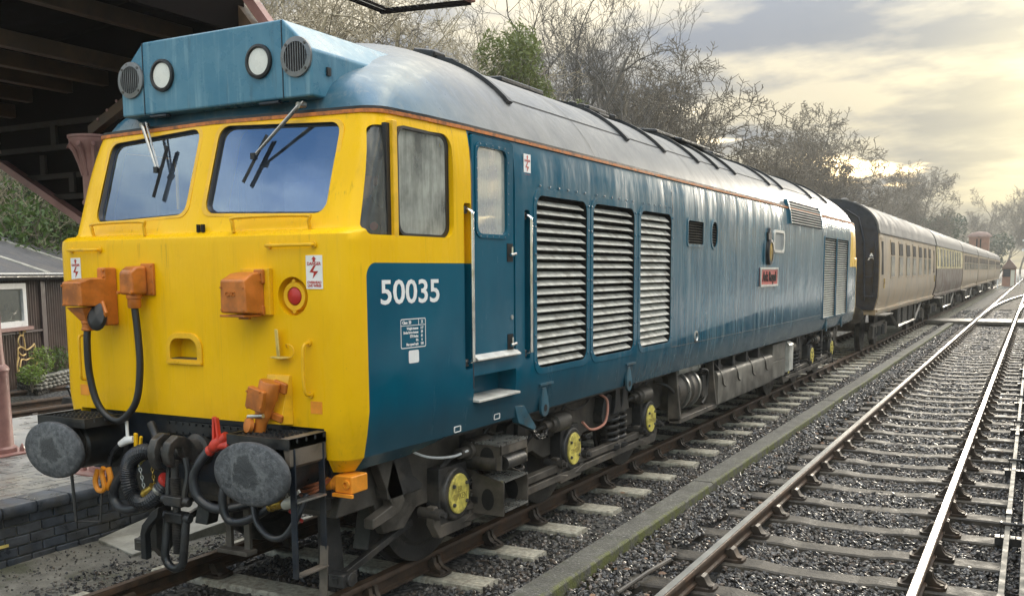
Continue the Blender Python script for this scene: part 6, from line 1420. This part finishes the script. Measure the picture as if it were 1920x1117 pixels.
    def win(ya, yb, za, zb, mat, name='window', par=t, d=.004):
        xa, xb = sxx(za) + d, sxx(zb) + d
        o = MB().add([(xa - .03, ya, za), (xa - .03, yb, za), (xb - .03, yb, zb), (xb - .03, ya, zb), (xa, ya, za), (xa, yb, za), (xb, yb, zb), (xb, ya, zb)], [(0, 3, 2, 1), (4, 5, 6, 7), (0, 1, 5, 4), (1, 2, 6, 5), (2, 3, 7, 6), (3, 0, 4, 7)]).build(name, mat, par, sharp=None); return o
    if kind == 'first':
        ws = [(28.2, 28.95), (30.0, 30.85), (31.8, 32.7), (33.6, 34.4), (35.4, 36.3), (37.2, 37.9), (38.8, 39.6)]
        for a, b in ws:
            w = win(a - .06, b + .06, 1.94, 2.98, 'coach_brown', 'window', d=.012); win(a, b, 2.58, 2.92, 'void', 'ventilator', w, .016); win(a, b, 2.0, 2.54, 'curtain_glass', 'pane', w, .016)
        for a in (26.25, 40.7): w = win(a, a + .55, 1.30, 3.0, 'coach_brown', 'door', d=.012); win(a + .15, a + .42, 2.05, 2.9, 'void', 'pane', w, .016); MB().cyl((1.42, a + .5, 1.7), (1.42, a + .5, 1.95), .015, 6).build('door_handle', 'brass', w)
    elif kind == 'cream':
        for k in range(8): a = y0 + 1.6 + 1.62 * k; w = win(a - .05, a + 1.05, 2.24, 3.06, 'coach_cream', 'window', d=.012); win(a, a + 1.0, 2.28, 3.02, 'curtain_glass', 'pane', w, .016)
        w = win(y0 + .3, y0 + .9, 1.3, 3.06, 'coach_cream', 'door', d=.008); win(y0 + .4, y0 + .8, 2.3, 3.0, 'curtain_glass', 'pane', w, .012)
    else:
        for k in range(9): a = y0 + 1.2 + 1.62 * k; w = win(a - .05, a + 1.05, 2.1, 2.98, 'coach_brown', 'window', d=.012); win(a, a + 1.0, 2.55, 2.94, 'void', 'ventilator', w, .016); win(a, a + 1.0, 2.14, 2.5, 'curtain_glass', 'pane', w, .016)
    # underframe, truss and bogies
    MB().box(-1.32, 1.32, y0, ye, 1.03, 1.16).box(1.32, 1.36, y0 + .1, ye - .1, 1.10, 1.15).build('solebar', 'coach_brown' if kind != 'cream' else 'coach_choc', t)
    MB().box(1.2, 1.55, y0 + .1, y0 + 1.7, 1.0, 1.03).build('footboard', 'tank', t)
    for s in (1.22, -1.22):
        tr = MB(); a, b = y0 + 5.2, ye - 5.2
        tr.tube([(s, y0 + 3.4, 1.04), (s, a + .3, .45), (s, b - .3, .45), (s, ye - 3.4, 1.04)], .045, 4); tr.cyl((s, a + .3, .45), (s, a + .3, 1.04), .04, 4); tr.cyl((s, b - .3, .45), (s, b - .3, 1.04), .04, 4); tr.build('truss', 'tank', t)
    for k in range(3): MB().box(.5, 1.15, y0 + 5.8 + 1.7 * k, y0 + 7.0 + 1.7 * k, .45, 1.0).build('equipment_box', 'frame_dark', t, bevel=.02)
    for yc in (y0 + 2.6, ye - 2.6):
        f = MB()
        for s in (1, -1): f.prism([(yc - 1.6, .60), (yc - 1.5, .72), (yc + 1.5, .72), (yc + 1.6, .60), (yc + .6, .55), (yc + .4, .42), (yc - .4, .42), (yc - .6, .55)], 'x', s * .98, s * 1.05)
        f.box(-.95, .95, yc - .15, yc + .15, .45, .7); f = f.build('bogie', 'frame', t)
        for s in (1, -1):
            for d in (-1.25, 1.25):
                MB().lathe([(.08, 0), (.42, 0), (.457, .0), (.457, .1), (.485, .11), (.48, .13), (.08, .12)], (s * .82, yc + d, .457), (-s, 0, 0), 24).build('wheel', 'frame_dark', f); MB().obox((s * 1.05, yc + d, .5), (.14, .3, .36)).build('axlebox', 'frame', f, bevel=.02)
            for d in (-.85, .85, 0): MB().cyl((s * 1.05, yc + d, .35), (s * 1.05, yc + d, .62), .08, 10).build('spring', 'frame_dark', f)
    return t
glassmat('curtain_glass', (.5, .5, .48), 1.7, .6, (.40, .38, .33))
B_ = [26.05, 42.35, 58.6, 75.1, 91.4, 107.7]; LB = ['plain brown coach coupled directly behind the locomotive', 'chocolate and cream coach, second behind the locomotive', 'brown coach right behind the cream one, third of the train', 'brown coach, fourth behind the locomotive', 'brown coach, fifth behind the locomotive', 'last brown coach at the far end of the train']
for k in range(6): coach(B_[k], 15.75, 'first' if k == 0 else 'cream' if k == 1 else 'plain', LB[k])

# ================================================================== HILLSIDE AND TREES
def hillmat():
    M = Mat('woodland_floor'); n = M.noise(.5, 7, .7); c = M.mix(M.rng(n, .35, .65), (.055, .045, .030), (.050, .060, .024)); c = M.mix(M.rng(M.noise(2.5, 5), .5, .7), c, (.12, .10, .07)); M.set('Base Color', c); M.set('Roughness', .9); M.bump(M.noise(1.6, 8, .75), .8, .5); MATS['hill'] = M.m
hillmat()
gg = np.random.default_rng(5)
def hz(x, y):
    d = max(0, (-x - 14.5)); h = 6.0 * (1 - math.exp(-(d / 17.0) ** 1.35)) * (1.0 if y < 70 else max(.35, 1 - (y - 70) / 260))
    return h + .35 * math.sin(x * .7 + y * .3) * min(1, d / 4) + .3 * math.sin(y * .55) * min(1, d / 4) - .06
hx_ = [-14.2, -15.2, -16.5, -18, -20, -22, -25, -28, -32, -36, -42, -50, -65, -90, -140]; hy_ = list(range(4, 60, 3)) + list(range(60, 420, 12))
hm = MB(); hm.add([(x, y, hz(x, y)) for y in hy_ for x in hx_], [(j * 15 + i, j * 15 + i + 1, (j + 1) * 15 + i + 1, (j + 1) * 15 + i) for j in range(len(hy_) - 1) for i in range(14)])
hm.build('wooded_bank', 'hill', None, kind='structure', sharp=None)
def tree_mesh(seed, H, spread=.55, upright=.5, levels=(9, 6, 5, 5), trunk=.20, forks=1, minr=.011):
    """winter tree: trunk(s), limbs, branches, twigs as tapered tubes"""
    g = random.Random(seed); tr = MB(); tw = MB()
    def grow(p, d, L, r, lev, mb):
        n = 6 if lev == 0 else 4 if lev < 3 else 3; pts = [Vector(p)]; dd = Vector(d).normalized(); rs = [r]
        for i in range(n):
            dd = (dd + Vector((g.gauss(0, 1), g.gauss(0, 1), g.gauss(0, .7) + upright * .35)) * (.09 if lev == 0 else .20)).normalized()
            pts.append(pts[-1] + dd * L / n); rs.append(max(minr * .6, r * (1 - .75 * (i + 1) / n)) if lev else r * (1 - .62 * (i + 1) / n))
        (tr if lev < 2 else tw).tube(pts, rs, 7 if lev == 0 else 5 if lev == 1 else 3, caps=False)
        if lev >= len(levels): return
        nb = levels[lev]
        for k in range(nb):
            t = (.30 + .70 * (k + g.random()) / nb) if lev == 0 else (.15 + .85 * (k + g.random()) / nb)
            i = min(n - 1, int(t * n)); q = pts[i].lerp(pts[i + 1], t * n - i); ax_ = (pts[i + 1] - pts[i]).normalized()
            side = Matrix.Rotation(g.uniform(0, 6.283), 3, ax_) @ ax_.orthogonal().normalized()
            nd = ax_ * (.55 + upright * .3) + side * (spread + .35 * g.random()) + Vector((0, 0, .12))
            rr = max(minr, rs[i] * g.uniform(.42, .62)); LL = L * (g.uniform(.42, .62) if lev == 0 else g.uniform(.40, .62)) * (1.15 - .45 * t)
            grow(q, nd, LL, rr, lev + 1, mb)
    for f in range(forks):
        d = Vector((g.uniform(-.25, .25), g.uniform(-.25, .25), 1)) if forks > 1 else Vector((g.uniform(-.06, .06), g.uniform(-.06, .06), 1))
        grow((g.uniform(-.2, .2) * (forks > 1), g.uniform(-.2, .2) * (forks > 1), -.4), d, H * g.uniform(.85, 1.0), trunk * H / 12 / (forks ** .4), 0, tr)
    return tr, tw
PROTO = []
for i, (H, spr, upr, lv_, tk_, fk) in enumerate(((13, .55, .55, (11, 7, 5, 4), .20, 1), (12, .75, .35, (9, 7, 5, 4), .24, 2), (14, .48, .65, (9, 7, 5, 4), .17, 2), (10, .85, .25, (8, 7, 5, 4), .22, 3), (11, .65, .45, (11, 7, 5, 4), .22, 1))):
    a, b = tree_mesh(20 + i, H, spr, upr, lv_, tk_, fk); PROTO.append((a, b, H))
for i in range(5):
    H, spr, upr, lv_, tk_, fk = ((13, .6, .5, (12, 8, 6, 4), .20, 1), (12, .75, .35, (9, 7, 6, 4), .22, 2), (14, .42, .75, (10, 8, 6, 4), .15, 2), (10, .85, .25, (8, 8, 6, 4), .2, 3), (11, .7, .45, (13, 8, 7, 4), .2, 1))[i]
    a, b = tree_mesh(40 + i, H, spr, upr, lv_, tk_, fk, .024); PROTO.append((a, b, H))
TM = {}
def tree(x, y, H, kind, rot, mat, label, group=None, z=None, name='bare_tree', ivy=0):
    z = hz(x, y) if z is None else z; t = thing(name, (x, y, z), label, 'tree', group); kind += 5 if y > 62 else 0; a, b, H0 = PROTO[kind]
    if (kind, mat) not in TM:
        for nm, mb in (('trunk', a), ('crown', b)):
            me = bpy.data.meshes.new(nm); me.from_pydata(mb.v, [], mb.f); me.polygons.foreach_set('use_smooth', [True] * len(me.polygons)); me.materials.append(MATS[mat]); TM[(kind, mat, nm)] = me
        TM[(kind, mat)] = 1
    for nm in ('trunk', 'crown'):
        o = bpy.data.objects.new(nm, TM[(kind, mat, nm)]); COL.objects.link(o); o.parent = t
    s = H / H0; t.rotation_euler = (0, 0, rot); t.scale = (s, s, s); ORG[t.name] = Vector((x, y, z))
    if ivy:
        m = MB(); g = random.Random(int(x * 10 + y)); n = 5
        for k in range(n): leaves(m, (g.uniform(-.5, .5), g.uniform(-.5, .5), H0 * (.12 + ivy * k / n)), (1.0, 1.0, H0 * .09), 500, .11, g, .8)
        me = bpy.data.meshes.new('ivy'); me.from_pydata(m.v, [], m.f); me.materials.append(MATS['leaf_dark']); o = bpy.data.objects.new('ivy', me); COL.objects.link(o); o.parent = t
    return t
tg = random.Random(77)
GL = 'bare winter tree among the wooded bank behind the locomotive'; GN = 'trees on the wooded bank'
# dense wood on the bank from the canopy to mid-picture
row = 0
for y in np.arange(17.5, 56, 3.0):
    for dxx in (-17.8, -24.5):
        if dxx > -20 and y > 43: continue
        if dxx < -20 and int(y * 10) % 2: continue
        x = dxx + tg.uniform(-2.2, 2.2) - max(0, (y - 40)) * .05; yy = y + tg.uniform(-1.2, 1.2)
        tree(x, yy, tg.uniform(10, 13.5) - max(0, y - 36) * .13, tg.randrange(5), tg.uniform(0, 6.28), tg.choice(['bark_pale', 'bark', 'bark_pale', 'bark_pale']), GL, GN)
# taller, darker individuals that stand out against the sky
SP = [(-18, 44.8, 15.5, 2, 'bark_dark', 'tall dark upright tree with twin stems above the loco roof'), (-18, 52.5, 16.5, 2, 'bark_dark', 'tall spiky tree at the left edge of the open sky'), (-20, 60, 14.5, 0, 'bark', 'lower bare tree just right of the tall spiky one'),
      (-20, 68, 15, 3, 'bark', 'broad rounded bare tree in the middle of the skyline'), (-21, 79.5, 15, 4, 'bark', 'rounded bare tree right of the broadest one'), (-19, 79.5, 12.5, 1, 'bark', 'spreading bare tree with branches reaching right into open sky'), (-22, 98, 12.5, 4, 'bark', 'low bare tree in the dip of the skyline'),
      (-19, 99.8, 14, 1, 'bark', 'wide bare tree above the rear of the locomotive'), (-20, 119, 17.5, 3, 'bark', 'bushy bare tree above the last roof grille'), (-19, 143, 18, 4, 'bark_dark', 'ivy-clad dark tree above the first coach'), (-19, 172, 16, 0, 'bark', 'thin bare tree over the first coach roof'), (-19, 236, 22, 3, 'bark', 'round-headed bare tree over the second coach')]
for k_, (x, y, H, k, mt, lb) in enumerate(SP): tree(x, y, H, k, k_ * 1.3, mt, lb, ivy=.30 if 'ivy' in lb else 0)
for y in np.arange(66, 300, 7.5): tree(-26 + tg.uniform(-4, 4), y + tg.uniform(-3, 3), tg.uniform(10, 13), tg.randrange(5), tg.uniform(0, 6.28), 'bark', 'bare winter tree in the hazy distance beyond the train', 'far trees')
# far trees beyond the end of the line
for k, (x, y, H) in enumerate(((-9, 330, 20), (-4, 340, 21), (1, 335, 20), (7, 350, 22), (13, 345, 20), (20, 350, 22), (28, 350, 21), (-14, 320, 18))): tree(x, y, H, (k * 2) % 5, k, 'bark', 'bare tree closing the view at the end of the line', 'trees closing the view', z=-.3)
# evergreens and undergrowth
def bush(name, x, y, z, rx, rz, n, mat, label, size=.09, seed=1, cl=9):
    g = random.Random(seed); t = thing(name, (x, y, z), label, 'bush'); m = MB()
    for k in range(cl): leaves(m, (x + g.uniform(-rx, rx) * .7, y + g.uniform(-rx, rx) * .7, z + rz * g.uniform(.3, 1.0)), (rx * .45, rx * .45, rz * .35), n // cl, size, g, .6)
    m.build('foliage', mat, t, sharp=None)
    m = MB()
    for k in range(8): m.tube([(x, y, min(z, hz(x, y)) - .2), (x + g.uniform(-.4, .4) * rx, y + g.uniform(-.4, .4) * rx, z + rz * .5), (x + g.uniform(-.8, .8) * rx, y + g.uniform(-.8, .8) * rx, z + rz)], [.05, .03, .012], 4)
    m.build('stem', 'bark', t)
bush('evergreen_bush', -16.0, 39.3, 8.6, 1.9, 3.4, 5200, 'leaf_ivy', 'bright green ivy-covered bush above the loco roof', .14, 3, 14)
bush('evergreen_bush', -16.0, 42.6, 8.2, 1.8, 2.8, 3600, 'leaf_ivy', 'yellowish evergreen bush right of the bright green one', .12, 4, 10)
bush('evergreen_bush', -19.5, 16.5, 1.4, 2.6, 4.2, 5200, 'leaf_dark', 'dark evergreen bush seen below the canopy behind the shed', .12, 5, 14)
bush('evergreen_bush', -16.8, 15.8, 1.0, 1.8, 2.8, 3000, 'leaf_green', 'mid-green bush behind the shed roof', .10, 6, 10)
bush('dead_bush', -17.2, 18.0, 1.2, 1.7, 2.2, 2600, 'leaf_dead', 'brown dead bracken bush behind the shed near the loco', .08, 7, 9)
bush('evergreen_tree', -19, 262, 3.0, 9, 11, 5200, 'leaf_dark', 'dark spreading evergreen beyond the train', .7, 8, 12)
bush('evergreen_tree', -9, 300, 0.0, 8, 9, 4200, 'leaf_dark', 'dark evergreen mass behind the brick tower', .7, 9, 12)
bush('evergreen_tree', 16, 310, 0.0, 10, 7, 4200, 'leaf_dark', 'low dark evergreens right of the line in the distance', .7, 10, 12)
for i, (x, y, h, r) in enumerate(((-17.9, 15.0, 4.2, .3), (-16.0, 17.2, 3.4, 1.4), (-18.8, 16.0, 3.6, 2.2))): tree(x, y, h, 2, r, 'bark_pale', ['thin pale sapling at the far left below the canopy', 'slender pale sapling beside the cab behind the shed', 'pale twiggy sapling in front of the dark evergreen'][i], z=.9, name='sapling')
# low scrub over the bank
gs = random.Random(9); m = MB()
for k in range(5200):
    x = -15 - 12 * gs.random() ** 1.3; y = 14 + 60 * gs.random(); z = hz(x, y); a = Vector((gs.gauss(0, .5), gs.gauss(0, .5), 1)).normalized(); L = gs.uniform(.6, 2.2); p = Vector((x, y, z)); q = p + a * L; w = Vector((gs.gauss(0, 1), gs.gauss(0, 1), 0)).normalized() * .012
    m.add([p - w, p + w, q], [(0, 1, 2)]); b = (a + Vector((gs.gauss(0, .6), gs.gauss(0, .6), gs.gauss(0, .3)))).normalized(); m.add([p.lerp(q, .5) - w * .7, p.lerp(q, .5) + w * .7, p.lerp(q, .5) + b * L * .6], [(0, 1, 2)])
m.build('bank_scrub', 'bark_pale', None, kind='stuff', sharp=None)

# ================================================================== FAR BUILDINGS
simple('far_brick', (.30, .16, .11), .7, var=.2, scale=2); simple('far_tile', (.20, .13, .105), .7, var=.2)
wt = thing('brick_tower', (-2.65, 161.5, 0), 'tall pinkish brick water tower beyond the end of the train', 'tower')
MB().box(-4.0, -1.3, 160, 163, -.3, 6.9).build('wall', 'far_brick', wt); MB().lathe([(1.72, 0), (1.62, .25), (1.05, .7), (.0005, .85)], (-2.65, 161.5, 6.9), (0, 0, 1), 8).build('roof', 'far_tile', wt)
for x in (-3.0, -2.5): MB().box(x, x + .18, 159.9, 160.0, 2.5, 6.6).build('recess', 'void', wt)
MB().box(-4.03, -1.27, 159.97, 163.03, 6.78, 6.9).build('cornice', 'far_brick', wt)
sbx = thing('signal_box', (2.0, 150, 0), 'small gabled signal cabin at the far end of the platform line', 'signal box')
MB().box(1.0, 2.6, 148, 152, -.3, 2.3).build('wall', 'far_brick', sbx); MB().prism([(.8, 2.25), (2.8, 2.25), (1.8, 3.5)], 'y', 147.7, 152.3).build('roof', 'far_tile', sbx); MB().box(1.1, 1.95, 147.9, 148.0, 1.1, 2.1).build('window', 'coach_end', sbx); MB().box(2.02, 2.5, 147.92, 148.0, -.2, 2.0).build('door', 'cream', sbx)
sg_ = thing('signal_post', (5.5, 140, 0), 'thin white signal post with two arms at the far right edge', 'signal')
MB().cyl((4.35, 140, -.3), (4.35, 140, 7.0), .10, 8).build('post', 'white_paint', sg_)
for z in (4.4, 5.6): MB().box(3.3, 4.3, 139.9, 139.95, z, z + .28).build('signal_arm', 'white_paint', sg_)
for i, (x, y) in enumerate(((3.0, 158), (2.35, 172), (1.0, 130))): MB().box(x - .07, x + .07, y - .07, y + .07, -.3, 1.3).cyl((x, y, 1.3), (x, y, 1.36), .1, 8).build('marker_post', 'white_paint', None, label=['short white post right of the distant signal cabin', 'short white post beyond the signal cabin', 'short white post at the end of the train'][i], cat='post')

# ================================================================== HAZE
hzb = MB().box(-160, 60, -12, 380, -1.5, 45)
M = Mat('haze'); M.t.nodes.remove(M.b); pv = M.n('ShaderNodeVolumePrincipled'); pv.inputs['Color'].default_value = (.92, .92, .88, 1); pv.inputs['Density'].default_value = .0006; pv.inputs['Anisotropy'].default_value = .35; M.l(pv.outputs[0], M.o.inputs['Volume']); MATS['haze'] = M.m
hb_ = hzb.build('haze', 'haze', None, kind='stuff', sharp=None)
